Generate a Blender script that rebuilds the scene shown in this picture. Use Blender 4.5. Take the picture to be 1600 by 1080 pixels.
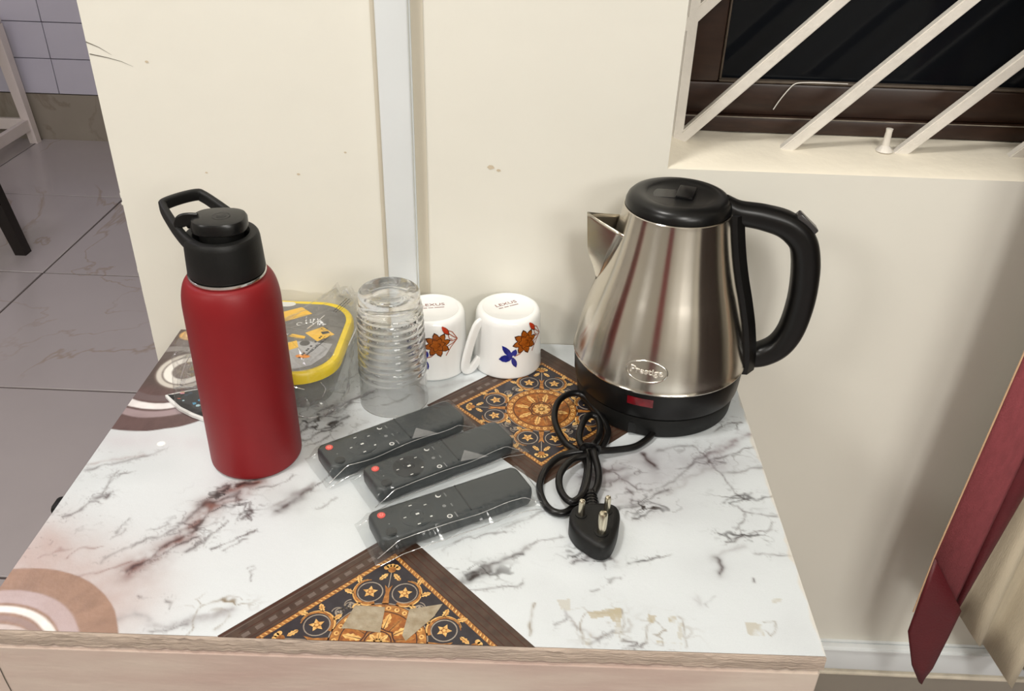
import bpy, bmesh, math, random
import numpy as np
from mathutils import Vector, Matrix
PI = math.pi
for o in list(bpy.data.objects): bpy.data.objects.remove(o)
S = bpy.context.scene
COL = S.collection
random.seed(4)

# ------------------------------------------------------------- camera, world, lights, exposure
cam = bpy.data.objects.new('camera', bpy.data.cameras.new('camera')); COL.objects.link(cam)
cr, cu, cf = Vector((0.999133, 0.031824, 0.02685)), Vector((-0.039602, 0.527119, 0.848868)), Vector((-0.012861, 0.849195, -0.527922))
M = Matrix((cr, cu, -cf)).transposed().to_4x4(); M.translation = Vector((0.39177, -0.83404, 0.51411))
cam.matrix_world = M
cam.data.sensor_width = 36; cam.data.lens = 36*1344.1/1600; cam.data.clip_start = .02
S.camera = cam
S.view_settings.view_transform = 'Standard'; S.view_settings.look = 'None'; S.view_settings.gamma = 1
S.view_settings.use_curve_mapping = False
S.view_settings.exposure = -.33
wd = bpy.data.worlds.new('night'); S.world = wd; wd.use_nodes = True
wd.node_tree.nodes['Background'].inputs[0].default_value = (.006, .008, .012, 1)
wd.node_tree.nodes['Background'].inputs[1].default_value = 1.0
def area(name, loc, target, sx, sy, power, col):
    l = bpy.data.lights.new(name, 'AREA'); l.shape = 'RECTANGLE'; l.size = sx; l.size_y = sy; l.energy = power; l.color = col
    o = bpy.data.objects.new(name, l); COL.objects.link(o); o.location = loc
    o.rotation_euler = (Vector(target)-Vector(loc)).to_track_quat('-Z', 'Y').to_euler(); return o
area('ceiling_lamp', (-.22, -.58, 1.86), (-.22, -.56, 0), .26, .26, 23, (1, .97, .92))
area('tube_light', (.78, -2.15, 1.70), (.55, -.1, .1), .34, .45, 27, (1, .975, .93))
area('ceiling_panel', (-1.75, -2.3, 1.70), (.2, -.1, .1), .6, .45, 23, (1, .975, .93))
area('front_fill', (1.7, -2.95, 1.35), (.6, 0, .0), 1.0, .5, 30, (1, .975, .93))  # unseen fill lamp, added to brighten the lower right of the wall
area('other_room_lamp', (-1.4, .75, 1.84), (-1.2, .75, -.7), .5, .5, 12, (.93, .84, 1))

# ------------------------------------------------------------- helpers
def srgb(r, g, b):
    f = lambda c: (c/255/12.92 if c/255 <= .04045 else ((c/255+.055)/1.055)**2.4)
    return (f(r), f(g), f(b), 1)
def mat(name, col, rough=.5, metal=0, var=.0, scale=20, bump=0, bscale=80, coat=0, stretch=None, col2=None, **kw):
    m = bpy.data.materials.new(name); m.use_nodes = True; nt = m.node_tree; b = nt.nodes['Principled BSDF']
    b.inputs['Roughness'].default_value = rough; b.inputs['Metallic'].default_value = metal
    b.inputs['Coat Weight'].default_value = coat
    for k, val in kw.items(): b.inputs[k.replace('_', ' ')].default_value = val
    tc = nt.nodes.new('ShaderNodeTexCoord'); mp = nt.nodes.new('ShaderNodeMapping')
    nt.links.new(tc.outputs['Object'], mp.inputs['Vector'])
    if stretch: mp.inputs['Scale'].default_value = stretch
    n = nt.nodes.new('ShaderNodeTexNoise'); n.inputs['Scale'].default_value = scale; n.inputs['Detail'].default_value = 5
    nt.links.new(mp.outputs['Vector'], n.inputs['Vector'])
    rp = nt.nodes.new('ShaderNodeValToRGB'); rp.color_ramp.elements[0].position = .3; rp.color_ramp.elements[1].position = .7
    if col2 is None: col2 = tuple(max(0, c*(1-var)) for c in col[:3])+(1,)
    rp.color_ramp.elements[0].color = col2; rp.color_ramp.elements[1].color = col
    nt.links.new(n.outputs['Fac'], rp.inputs['Fac']); nt.links.new(rp.outputs['Color'], b.inputs['Base Color'])
    if bump:
        n2 = nt.nodes.new('ShaderNodeTexNoise'); n2.inputs['Scale'].default_value = bscale; n2.inputs['Detail'].default_value = 4
        nt.links.new(mp.outputs['Vector'], n2.inputs['Vector'])
        bp = nt.nodes.new('ShaderNodeBump'); bp.inputs['Strength'].default_value = bump; bp.inputs['Distance'].default_value = .004
        nt.links.new(n2.outputs['Fac'], bp.inputs['Height']); nt.links.new(bp.outputs['Normal'], b.inputs['Normal'])
    return m
def film_mat(name, tint, fac, rough=.12, haze=.05):
    m = bpy.data.materials.new(name); m.use_nodes = True; nt = m.node_tree; nt.nodes.remove(nt.nodes['Principled BSDF'])
    out = nt.nodes['Material Output']; t = nt.nodes.new('ShaderNodeBsdfTransparent'); t.inputs[0].default_value = tint
    g = nt.nodes.new('ShaderNodeBsdfGlossy'); g.inputs['Roughness'].default_value = rough
    d = nt.nodes.new('ShaderNodeBsdfDiffuse'); d.inputs[0].default_value = (.8, .8, .8, 1)
    lw_ = nt.nodes.new('ShaderNodeLayerWeight'); lw_.inputs['Blend'].default_value = .5
    pw = nt.nodes.new('ShaderNodeMath'); pw.operation = 'POWER'; pw.inputs[1].default_value = 4; nt.links.new(lw_.outputs['Facing'], pw.inputs[0])
    fr = nt.nodes.new('ShaderNodeMath'); fr.operation = 'MULTIPLY_ADD'; fr.inputs[1].default_value = .45; fr.inputs[2].default_value = fac; nt.links.new(pw.outputs[0], fr.inputs[0])
    nz = nt.nodes.new('ShaderNodeTexNoise'); nz.inputs['Scale'].default_value = 90; tc = nt.nodes.new('ShaderNodeTexCoord')
    nt.links.new(tc.outputs['Object'], nz.inputs['Vector'])
    bp = nt.nodes.new('ShaderNodeBump'); bp.inputs['Strength'].default_value = .25; bp.inputs['Distance'].default_value = .004
    nt.links.new(nz.outputs['Fac'], bp.inputs['Height']); nt.links.new(bp.outputs['Normal'], g.inputs['Normal'])
    m0 = nt.nodes.new('ShaderNodeMixShader'); m0.inputs[0].default_value = haze
    nt.links.new(t.outputs[0], m0.inputs[1]); nt.links.new(d.outputs[0], m0.inputs[2])
    m1 = nt.nodes.new('ShaderNodeMixShader'); nt.links.new(fr.outputs[0], m1.inputs[0])
    nt.links.new(m0.outputs[0], m1.inputs[1]); nt.links.new(g.outputs[0], m1.inputs[2]); nt.links.new(m1.outputs[0], out.inputs['Surface'])
    return m
def setp(o, label=None, cat=None, group=None, kind=None):
    if label: o['label'] = label
    if cat: o['category'] = cat
    if group: o['group'] = group
    if kind: o['kind'] = kind
    return o
def empty(name, loc, label, cat, group=None, rz=0):
    o = bpy.data.objects.new(name, None); COL.objects.link(o); o.location = loc; o.rotation_euler = (0, 0, rz); o.empty_display_size = .02
    return setp(o, label, cat, group)
def obj(name, verts, faces, mats, parent=None, midx=None, smooth=False, loc=None, rot=None):
    me = bpy.data.meshes.new(name); me.from_pydata([tuple(v) for v in verts], [], faces); me.update()
    for m in (mats if isinstance(mats, (list, tuple)) else [mats]): me.materials.append(m)
    if midx: me.polygons.foreach_set('material_index', midx)
    if smooth: me.polygons.foreach_set('use_smooth', [True]*len(me.polygons))
    o = bpy.data.objects.new(name, me); COL.objects.link(o)
    if parent: o.parent = parent
    if loc: o.location = loc
    if rot: o.rotation_euler = rot
    return o
def fix(o, angle=None):
    bm = bmesh.new(); bm.from_mesh(o.data); bmesh.ops.recalc_face_normals(bm, faces=bm.faces); bm.to_mesh(o.data); bm.free()
    if angle: o.data.polygons.foreach_set('use_smooth', [True]*len(o.data.polygons)); o.data.set_sharp_from_angle(angle=angle)
    return o
def boxes(name, bl, m, parent=None, bevel=0, seg=2, smooth=False):
    bm = bmesh.new()
    for (x0, x1, y0, y1, z0, z1) in bl:
        r = bmesh.ops.create_cube(bm, size=1)
        for v in r['verts']: v.co = Vector(((x0+x1)/2+v.co.x*(x1-x0), (y0+y1)/2+v.co.y*(y1-y0), (z0+z1)/2+v.co.z*(z1-z0)))
    if bevel: bmesh.ops.bevel(bm, geom=bm.edges[:], offset=bevel, segments=seg, affect='EDGES', profile=.5)
    me = bpy.data.meshes.new(name); bm.to_mesh(me); bm.free(); me.materials.append(m)
    if bevel or smooth: me.polygons.foreach_set('use_smooth', [True]*len(me.polygons)); me.set_sharp_from_angle(angle=.7)
    o = bpy.data.objects.new(name, me); COL.objects.link(o)
    if parent: o.parent = parent
    return o
def lathe(name, prof, m, parent=None, n=96, sharp=.6, close=False):
    vs, fs = [], []
    for r, z in prof:
        for i in range(n):
            a = 2*PI*i/n; vs.append((r*math.cos(a), r*math.sin(a), z))
    k = len(prof)
    for j in range(k if close else k-1):
        for i in range(n):
            j2 = (j+1) % k
            fs.append((j*n+i, j*n+(i+1) % n, j2*n+(i+1) % n, j2*n+i))
    if not close:
        for idx, (r, z) in ((0, prof[0]), (k-1, prof[-1])):
            if r > 1e-6: fs.append([idx*n+i for i in (range(n) if idx else range(n-1, -1, -1))])
    o = obj(name, vs, fs, m, parent, smooth=True)
    bm = bmesh.new(); bm.from_mesh(o.data); bmesh.ops.remove_doubles(bm, verts=bm.verts, dist=1e-6); bmesh.ops.recalc_face_normals(bm, faces=bm.faces); bm.to_mesh(o.data); bm.free()
    o.data.polygons.foreach_set('use_smooth', [True]*len(o.data.polygons)); o.data.set_sharp_from_angle(angle=sharp)
    return o
def spline(pts, n, closed=False):
    P = [Vector(p) for p in pts]; out = []; k = len(P)
    for i in range(k if closed else k-1):
        p1, p2 = P[i], P[(i+1) % k]
        p0 = P[(i-1) % k] if (closed or i > 0) else p1*2-p2
        p3 = P[(i+2) % k] if (closed or i < k-2) else p2*2-p1
        for j in range(n):
            t = j/n
            out.append(.5*((2*p1)+(p2-p0)*t+(2*p0-5*p1+4*p2-p3)*t*t+(3*p1-p0-3*p2+p3)*t**3))
    if not closed: out.append(P[-1])
    return out
def sweep(name, pts, sec, m, parent=None, closed=False, up=None, scales=None, sharp=None):
    """sweep a closed 2-D section along a path (parallel transport, or fixed up)"""
    vs, fs = [], []; k = len(pts); ns = len(sec); prevn = None
    for i, p in enumerate(pts):
        a = pts[i-1] if (i > 0 or closed) else p; b = pts[(i+1) % k] if (i < k-1 or closed) else p
        t = (Vector(b)-Vector(a)).normalized()
        if up is not None: nrm = Vector(up)-t*t.dot(Vector(up))
        elif prevn is None:
            nrm = Vector((0, 0, 1)) if abs(t.z) < .9 else Vector((1, 0, 0)); nrm = nrm-t*t.dot(nrm)
        else: nrm = prevn-t*t.dot(prevn)
        nrm.normalize(); prevn = nrm; bn = t.cross(nrm); s = scales[i] if scales else 1
        for (x, y) in sec: vs.append(Vector(p)+bn*x*s+nrm*y*s)
    for i in range(k if closed else k-1):
        for j in range(ns):
            i2 = (i+1) % k; fs.append((i*ns+j, i*ns+(j+1) % ns, i2*ns+(j+1) % ns, i2*ns+j))
    if not closed: fs += [list(range(ns-1, -1, -1)), [(k-1)*ns+j for j in range(ns)]]
    o = obj(name, vs, fs, m, parent, smooth=True); return fix(o, sharp or .8)
def circ(r, n=12): return [(r*math.cos(2*PI*i/n), r*math.sin(2*PI*i/n)) for i in range(n)]
def rrect(w, h, r, n=5):
    out = []
    for cx, cy, a0 in ((w/2-r, h/2-r, 0), (-w/2+r, h/2-r, PI/2), (-w/2+r, -h/2+r, PI), (w/2-r, -h/2+r, 1.5*PI)):
        for i in range(n+1):
            a = a0+PI/2*i/n; out.append((cx+r*math.cos(a), cy+r*math.sin(a)))
    return out
def prism(name, outline, layers, m, parent=None, sharp=.6):
    """stack of scaled/inset outlines: layers = [(z, inset)]"""
    vs, fs = [], []; n = len(outline); 
    c = (sum(p[0] for p in outline)/n, sum(p[1] for p in outline)/n)
    R = max(math.hypot(p[0]-c[0], p[1]-c[1]) for p in outline)
    nor = []
    for i in range(n):
        a, b = outline[i-1], outline[(i+1) % n]; t = Vector((b[0]-a[0], b[1]-a[1])); t.normalize(); nor.append((t.y, -t.x))
    for z, ins in layers:
        for i, p in enumerate(outline): vs.append((p[0]-nor[i][0]*ins, p[1]-nor[i][1]*ins, z))
    for j in range(len(layers)-1):
        for i in range(n): fs.append((j*n+i, j*n+(i+1) % n, (j+1)*n+(i+1) % n, (j+1)*n+i))
    fs += [list(range(n-1, -1, -1)), [(len(layers)-1)*n+i for i in range(n)]]
    o = obj(name, vs, fs, m, parent, smooth=True); return fix(o, sharp)
class Flat:
    """flat print: polygons and strokes in 2-D, laid on a surface by mapping f(x, y, lift)"""
    def __init__(s, clip=None): s.p = []; s.clip = clip
    def poly(s, pts, mi, lift):
        pts = [tuple(p) for p in pts]
        if s.clip:
            for (nx, ny, d) in s.clip:                   # keep nx*x+ny*y >= d
                out = []
                for i in range(len(pts)):
                    a, b = pts[i-1], pts[i]; da = nx*a[0]+ny*a[1]-d; db = nx*b[0]+ny*b[1]-d
                    if (da >= 0) != (db >= 0):
                        t = da/(da-db); out.append((a[0]+(b[0]-a[0])*t, a[1]+(b[1]-a[1])*t))
                    if db >= 0: out.append(b)
                pts = out
                if len(pts) < 3: return
        s.p.append((pts, mi, lift))
    def stroke(s, pts, w, mi, lift, taper=False, closed=False):
        k = len(pts); L, R = [], []
        for i, p in enumerate(pts):
            a = pts[i-1] if (i > 0 or closed) else p; b = pts[(i+1) % k] if (i < k-1 or closed) else p
            dx, dy = b[0]-a[0], b[1]-a[1]; l = math.hypot(dx, dy) or 1; ww = w/2*((1-.85*i/(k-1)) if taper else 1)
            L.append((p[0]-dy/l*ww, p[1]+dx/l*ww)); R.append((p[0]+dy/l*ww, p[1]-dx/l*ww))
        for i in range(k if closed else k-1):
            j = (i+1) % k; s.poly([L[i], R[i], R[j], L[j]], mi, lift)
    def disc(s, c, r, mi, lift, n=24): s.poly([(c[0]+r*math.cos(2*PI*i/n), c[1]+r*math.sin(2*PI*i/n)) for i in range(n)], mi, lift)
    def ring(s, c, r, w, mi, lift, n=28, a0=0, a1=2*PI):
        if a1-a0 > 6.28: s.stroke([(c[0]+r*math.cos(2*PI*i/n), c[1]+r*math.sin(2*PI*i/n)) for i in range(n)], w, mi, lift, closed=True)
        else: s.stroke([(c[0]+r*math.cos(a0+(a1-a0)*i/n), c[1]+r*math.sin(a0+(a1-a0)*i/n)) for i in range(n+1)], w, mi, lift)
    def build(s, name, f, mats, parent):
        vs, fs, mi = [], [], []
        for pts, m, lift in s.p:
            b = len(vs); vs += [f(x, y, lift) for x, y in pts]; fs.append(list(range(b, b+len(pts)))); mi.append(m)
        return obj(name, vs, fs, mats, parent, mi)
def text_mesh(s, size, ext=0):
    cu_ = bpy.data.curves.new('t', 'FONT'); cu_.body = s; cu_.size = size; cu_.align_x = 'CENTER'; cu_.align_y = 'CENTER'; cu_.resolution_u = 3; cu_.extrude = ext; cu_.bevel_depth = ext*.6; cu_.bevel_resolution = 0
    o = bpy.data.objects.new('t', cu_); COL.objects.link(o); dg = bpy.context.evaluated_depsgraph_get(); dg.update()
    me = bpy.data.meshes.new_from_object(o.evaluated_get(dg)); bpy.data.objects.remove(o)
    vs = [tuple(v.co) for v in me.vertices]; fs = [list(p.vertices) for p in me.polygons]; bpy.data.meshes.remove(me); return vs, fs

# ------------------------------------------------------------- numpy noise for the printed table top
def vnoise(X, Y, s, seed):
    x = X*s; y = Y*s; xi = np.floor(x).astype(int); yi = np.floor(y).astype(int); fx = x-xi; fy = y-yi
    T = np.random.RandomState(seed).rand(128, 128); g = lambda a, b: T[a % 128, b % 128]
    u = fx*fx*(3-2*fx); v = fy*fy*(3-2*fy)
    return (g(xi, yi)*(1-u)+g(xi+1, yi)*u)*(1-v)+(g(xi, yi+1)*(1-u)+g(xi+1, yi+1)*u)*v
def fbm(X, Y, s, o, seed): return sum(vnoise(X, Y, s*2**i, seed+i)*.5**i for i in range(o))/sum(.5**i for i in range(o))

# ------------------------------------------------------------- materials
wall_m = mat('cream_wall_paint', srgb(228, 225, 214), .55, var=.05, scale=3, bump=.12, bscale=25)
ceil_m = mat('ceiling_paint', srgb(240, 238, 230), .8, var=.03)
trunk_m = mat('grey_white_plastic', srgb(226, 230, 231), .35, var=.03, scale=10)
floor_m = mat('marble_floor_tile', srgb(176, 169, 169), .25, var=.08, scale=2.5)
grout_m = mat('dark_grout', srgb(84, 74, 72), .9, var=.2)
skirt_m = mat('skirting_tile', srgb(150, 142, 130), .35, var=.12, scale=6)
wtile_m = mat('white_wall_tile', srgb(196, 194, 208), .25, var=.04, scale=5)
brown_frame = mat('dark_brown_wood', srgb(52, 33, 23), .4, var=.35, scale=30, stretch=(1, 6, 6))
grille_m = mat('white_enamel_paint', srgb(224, 218, 208), .4, var=.12, scale=40, bump=.25, bscale=120)
black_gloss = mat('black_plastic', srgb(14, 13, 13), .32, var=.2, scale=60, Specular_IOR_Level=.35)
black_matte = mat('matte_black_plastic', srgb(15, 15, 14), .5, var=.2, scale=80, bump=.05, bscale=600, Specular_IOR_Level=.32)
black_lid = mat('black_lid_plastic', srgb(14, 14, 14), .3, var=.2, scale=50, Specular_IOR_Level=.38)
red_coat = mat('red_powder_coat', srgb(128, 21, 26), .46, var=.06, scale=40, bump=.04, bscale=1500, Specular_IOR_Level=.34)
chrome_m = mat('bright_steel', srgb(220, 218, 212), .18, 1, var=.05)
white_cer = mat('white_glaze', srgb(240, 240, 238), .12, var=.02, scale=30, coat=.3)
remote_m = mat('charcoal_plastic', srgb(44, 50, 52), .42, var=.1, scale=60)
remote_dark = mat('dark_button_plastic', srgb(24, 28, 30), .4, var=.1)
rred = mat('red_button', srgb(235, 84, 74), .4, var=.08, scale=90)
print_white = mat('white_print', srgb(225, 225, 220), .5, var=.04)
print_grey = mat('grey_print', srgb(130, 132, 132), .5, var=.04)
yellow_m = mat('yellow_plastic', srgb(238, 208, 30), .35, var=.06, scale=60)
glass_m = bpy.data.materials.new('clear_glass'); glass_m.use_nodes = True
gb = glass_m.node_tree.nodes['Principled BSDF']; gb.inputs['Transmission Weight'].default_value = 1; gb.inputs['Roughness'].default_value = .02; gb.inputs['IOR'].default_value = 1.47; gb.inputs['Base Color'].default_value = (1, 1, 1, 1)
gn = glass_m.node_tree; tr = gn.nodes.new('ShaderNodeBsdfTransparent'); tr.inputs[0].default_value = (.97, .985, .975, 1); ms = gn.nodes.new('ShaderNodeMixShader'); ms.inputs[0].default_value = .9
gn.links.new(tr.outputs[0], ms.inputs[1]); gn.links.new(gb.outputs[0], ms.inputs[2]); gn.links.new(ms.outputs[0], gn.nodes['Material Output'].inputs['Surface'])
film = film_mat('clear_film', (.955, .96, .96, 1), .035, .14, .022)
film_bag = film_mat('clear_crinkled_film', (.97, .97, .97, 1), .05, .07, .028)
# brushed steel
steel_m = bpy.data.materials.new('brushed_steel'); steel_m.use_nodes = True
nt = steel_m.node_tree; pb = nt.nodes['Principled BSDF']
pb.inputs['Metallic'].default_value = 1; pb.inputs['Base Color'].default_value = srgb(206, 200, 190); pb.inputs['Roughness'].default_value = .3
pb.inputs['Anisotropic'].default_value = .85; pb.inputs['Anisotropic Rotation'].default_value = .25
tg = nt.nodes.new('ShaderNodeTangent'); tg.direction_type = 'RADIAL'; tg.axis = 'Z'; nt.links.new(tg.outputs[0], pb.inputs['Tangent'])
tc = nt.nodes.new('ShaderNodeTexCoord'); mp = nt.nodes.new('ShaderNodeMapping'); mp.inputs['Scale'].default_value = (.4, .4, 900); nz = nt.nodes.new('ShaderNodeTexNoise'); nz.inputs['Scale'].default_value = 2; nz.inputs['Detail'].default_value = 3
nt.links.new(tc.outputs['Object'], mp.inputs[0]); nt.links.new(mp.outputs[0], nz.inputs['Vector'])
mr = nt.nodes.new('ShaderNodeMapRange'); mr.inputs['To Min'].default_value = .15; mr.inputs['To Max'].default_value = .27; nt.links.new(nz.outputs['Fac'], mr.inputs[0]); nt.links.new(mr.outputs[0], pb.inputs['Roughness'])
bp = nt.nodes.new('ShaderNodeBump'); bp.inputs['Strength'].default_value = .06; bp.inputs['Distance'].default_value = .0005; nt.links.new(nz.outputs['Fac'], bp.inputs['Height']); nt.links.new(bp.outputs['Normal'], pb.inputs['Normal'])
# floor tile veins
def add_veins(m, col, scale, thr, strength):
    nt = m.node_tree; b = nt.nodes['Principled BSDF']; src = b.inputs['Base Color'].links[0].from_socket
    geo = nt.nodes.new('ShaderNodeNewGeometry'); n = nt.nodes.new('ShaderNodeTexNoise'); n.inputs['Scale'].default_value = scale; n.inputs['Detail'].default_value = 6; n.inputs['Distortion'].default_value = .8
    nt.links.new(geo.outputs['Position'], n.inputs['Vector'])
    s = nt.nodes.new('ShaderNodeMath'); s.operation = 'SUBTRACT'; s.inputs[1].default_value = .5; nt.links.new(n.outputs['Fac'], s.inputs[0])
    a = nt.nodes.new('ShaderNodeMath'); a.operation = 'ABSOLUTE'; nt.links.new(s.outputs[0], a.inputs[0])
    r = nt.nodes.new('ShaderNodeMapRange'); r.inputs['From Min'].default_value = 0; r.inputs['From Max'].default_value = thr; r.inputs['To Min'].default_value = strength; r.inputs['To Max'].default_value = 0
    nt.links.new(a.outputs[0], r.inputs[0])
    n3 = nt.nodes.new('ShaderNodeTexNoise'); n3.inputs['Scale'].default_value = 2.2; nt.links.new(geo.outputs['Position'], n3.inputs['Vector'])
    r3 = nt.nodes.new('ShaderNodeMapRange'); r3.inputs['From Min'].default_value = .48; r3.inputs['From Max'].default_value = .62; nt.links.new(n3.outputs['Fac'], r3.inputs[0])
    mu = nt.nodes.new('ShaderNodeMath'); mu.operation = 'MULTIPLY'; nt.links.new(r.outputs[0], mu.inputs[0]); nt.links.new(r3.outputs[0], mu.inputs[1])
    mx = nt.nodes.new('ShaderNodeMix'); mx.data_type = 'RGBA'; mx.inputs[7].default_value = col
    nt.links.new(mu.outputs[0], mx.inputs[0]); nt.links.new(src, mx.inputs[6]); nt.links.new(mx.outputs[2], b.inputs['Base Color'])
add_veins(floor_m, srgb(150, 132, 112), 1.2, .008, .6)
add_veins(skirt_m, srgb(110, 98, 84), 3, .02, .5)

# ------------------------------------------------------------- the room
FZ = -.70; CZ = 1.9
def struct(name, bl, m, label, parent=None, bevel=0):
    o = boxes(name, bl, m, parent, bevel); o['kind'] = 'structure'; o['label'] = label; return o
floor = struct('floor', [(-2.6, 2.4, -3.2, 2.75, FZ-.05, FZ-.003)], grout_m, 'grey marble tiled floor with dark joints')
tile_me = None
k = 0
for i in range(-2, 6):
    for j in range(-6, 3):
        x0 = -1.055+.59*i; y0 = .837+.59*j
        if x0 < -2.6 or x0 > 1.8: continue
        if tile_me is None:
            t = boxes('floor_tile', [(.003, .587, .003, .587, -.02, 0)], floor_m, floor, .0012, 1); tile_me = t.data
        else:
            t = bpy.data.objects.new('floor_tile', tile_me); COL.objects.link(t); t.parent = floor
        t.location = (x0, y0, FZ)
struct('ceiling', [(-2.6, 2.4, -3.2, 2.75, CZ, CZ+.1)], ceil_m, 'plain off-white ceiling')
wb = struct('wall_back', [(-.035, .530, 0, .14, FZ, CZ), (.530, 1.45, 0, .14, FZ, .2125), (.530, 1.45, 0, .14, 1.35, CZ), (1.45, 2.4, 0, .14, FZ, CZ)], wall_m, 'cream painted wall behind the table, with the grilled window')
# ragged left corner of the wall
random.seed(8)
chip = []
for z, h, w_ in ((.158, .006, .0012), (.150, .003, .0018), (.118, .012, .0006), (.03, .02, .0006), (.21, .03, .0004), (-.02, .015, .0006), (.07, .006, .0008)):
    chip.append((-.035-w_, -.030, .0002, .006, z, z+h))
o = boxes('corner_chip', chip, wall_m, wb, .0006, 1); o['kind'] = 'stuff'
crack_m = mat('crack_dark', srgb(92, 84, 74), .9, var=.2)
for pts in ([(-.0350, .3167), (-.0234, .3119), (-.0126, .3051)], [(-.0340, .3055), (-.0175, .3026), (-.0045, .2994), (.0057, .2949)]):
    F = Flat(); F.stroke(pts, .0009, 0, 0, taper=True); F.build('wall_crack', lambda x, y, l: (x, -.0004, y), [crack_m], wb)
for (x, z, s) in ((.352, .207, .004), (.36, .204, .0025), (.06, .19, .0016), (.02, .30, .002), (.155, .192, .002), (.205, .217, .0016)):
    F = Flat(); F.poly([(x-s, z), (x-s*.2, z-s*.6), (x+s, z-s*.2), (x+s*.5, z+s*.5), (x-s*.4, z+s*.6)], 0, 0)
    F.build('paint_chip', lambda x, y, l: (x, -.0004, y), [mat('chipped_paint', srgb(205, 190, 165), .8, var=.1)], wb)
struct('wall_partition', [(-.035, .10, .14, 2.75, FZ, CZ)], wall_m, 'wall closing the other room on the right')
struct('wall_right', [(2.4, 2.5, -3.2, 2.75, FZ, CZ)], wall_m, 'cream wall of the room on the right')
struct('wall_left', [(-2.7, -2.6, -3.2, 2.75, FZ, CZ)], wall_m, 'cream wall on the left')
struct('wall_front', [(-2.6, 2.4, -3.3, -3.2, FZ, CZ)], wall_m, 'cream wall behind the camera')
far = struct('wall_far', [(-2.6, -.035, 2.615, 2.75, FZ, CZ)], grout_m, 'tiled wall of the other room with white rectangular tiles')
tm = None
for i in range(0, 6):
    for j in range(0, 9):
        x0 = -1.525+.30*(i-3); z0 = -.51+.1395*j
        if x0 < -2.6 or x0 > -1.0: continue
        if tm is None: t = boxes('wall_tile', [(.0015, .2985, 0, .012, .0015, .138)], wtile_m, far, .001, 1); tm = t.data
        else: t = bpy.data.objects.new('wall_tile', tm); COL.objects.link(t); t.parent = far
        t.location = (x0, 2.603, z0)
bf = struct('baseboard_far', [(-2.6, -1.1, 2.601, 2.615, FZ, -.512)], skirt_m, 'grey brown stone skirting under the white wall tiles')
bb = struct('baseboard_back', [(.62, 2.4, -.010, 0, FZ, -.537)], skirt_m, 'grey green tile skirting below the cream wall')
o = boxes('skirting_ledge', [(.62, 2.4, -.012, 0, -.537, -.529)], mat('cream_grout_line', srgb(232, 222, 202), .7, var=.15, scale=60, bump=.5, bscale=90), bb, .002, 2)
# trunking on the wall
def trunking(name, label, a0, a1, c, w, vertical):
    r = bpy.data.objects.new(name, None); COL.objects.link(r); r['kind'] = 'structure'; r['label'] = label
    if vertical:
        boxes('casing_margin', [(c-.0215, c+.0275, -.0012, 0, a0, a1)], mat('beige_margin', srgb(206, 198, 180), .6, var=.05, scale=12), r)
        boxes('casing_base', [(c-w/2, c+w/2, -.004, -.0012, a0, a1)], trunk_m, r)
        boxes('casing_cover', [(c-w/2+.001, c+w/2-.001, -.014, -.004, a0, a1)], trunk_m, r, .0018, 3)
    else:
        boxes('casing_base', [(a0, a1, -.004, 0, c-w/2, c+w/2)], trunk_m, r)
        boxes('casing_cover', [(a0, a1, -.014, -.004, c-w/2+.001, c+w/2-.001)], trunk_m, r, .0018, 3)
        boxes('casing_lip', [(a0, a1, -.016, -.004, c+w/2-.008, c+w/2-.003)], trunk_m, r, .0015, 2)
    return r
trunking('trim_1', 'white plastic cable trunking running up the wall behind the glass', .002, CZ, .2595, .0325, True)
trunking('trim_2', 'white plastic cable trunking running along the wall above the skirting', .63, 2.4, -.4985, .048, False)

# ------------------------------------------------------------- window
win = bpy.data.objects.new('window_1', None); COL.objects.link(win); win['kind'] = 'structure'; win['label'] = 'dark brown framed window behind white diagonal bars'
nx = 24; vs, fs = [], []
random.seed(3)
prof = [(0, .2125), (.003, .2145), (.03, .2195), (.055, .2225), (.075, .223), (.12, .2245), (.12, .2125)]
for i in range(nx+1):
    x = .530+i*(1.45-.53)/nx; lift = .020*max(0, 1-(x-.530)/.05)**1.5
    for k, (y, z) in enumerate(prof):
        wob = random.uniform(-.0012, .0012) if 2 <= k <= 4 else 0
        vs.append((x, y, z+wob+(lift if 1 < k < 5 else 0)*(y/.075 if k < 5 else 1)))
for i in range(nx):
    for k in range(len(prof)-1): a = i*7+k; fs.append((a, a+7, a+8, a+1))
o = fix(obj('window_sill', vs, fs, mat('sill_paint', srgb(238, 230, 212), .45, var=.06, scale=14, bump=.25, bscale=60), win, smooth=True), .8)
boxes('window_frame', [(.5305, 1.45, .088, .138, .2246, .2415), (.5305, .548, .088, .138, .2415, 1.35), (.5305, 1.45, .088, .138, 1.31, 1.35)], brown_frame, win, .002, 2)
boxes('window_sash', [(.548, 1.45, .096, .13, .2415, .2755), (.548, .588, .096, .13, .2755, 1.31)], brown_frame, win, .003, 2)
boxes('putty_bead', [(.588, 1.45, .0955, .104, .2755, .2785), (.588, .5905, .0955, .104, .2785, 1.31)], mat('dark_putty', srgb(96, 84, 72), .5, var=.4, scale=60), win, .001, 1)
pane_m = bpy.data.materials.new('dark_pane'); pane_m.use_nodes = True
p_ = pane_m.node_tree.nodes['Principled BSDF']; p_.inputs['Base Color'].default_value = (.006, .007, .009, 1); p_.inputs['Roughness'].default_value = .06; p_.inputs['IOR'].default_value = 1.3
nz = pane_m.node_tree.nodes.new('ShaderNodeTexNoise'); nz.inputs['Scale'].default_value = 9; mr = pane_m.node_tree.nodes.new('ShaderNodeMapRange'); mr.inputs['To Min'].default_value = .04; mr.inputs['To Max'].default_value = .16
pane_m.node_tree.links.new(nz.outputs['Fac'], mr.inputs[0]); pane_m.node_tree.links.new(mr.outputs[0], p_.inputs['Roughness'])
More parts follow.
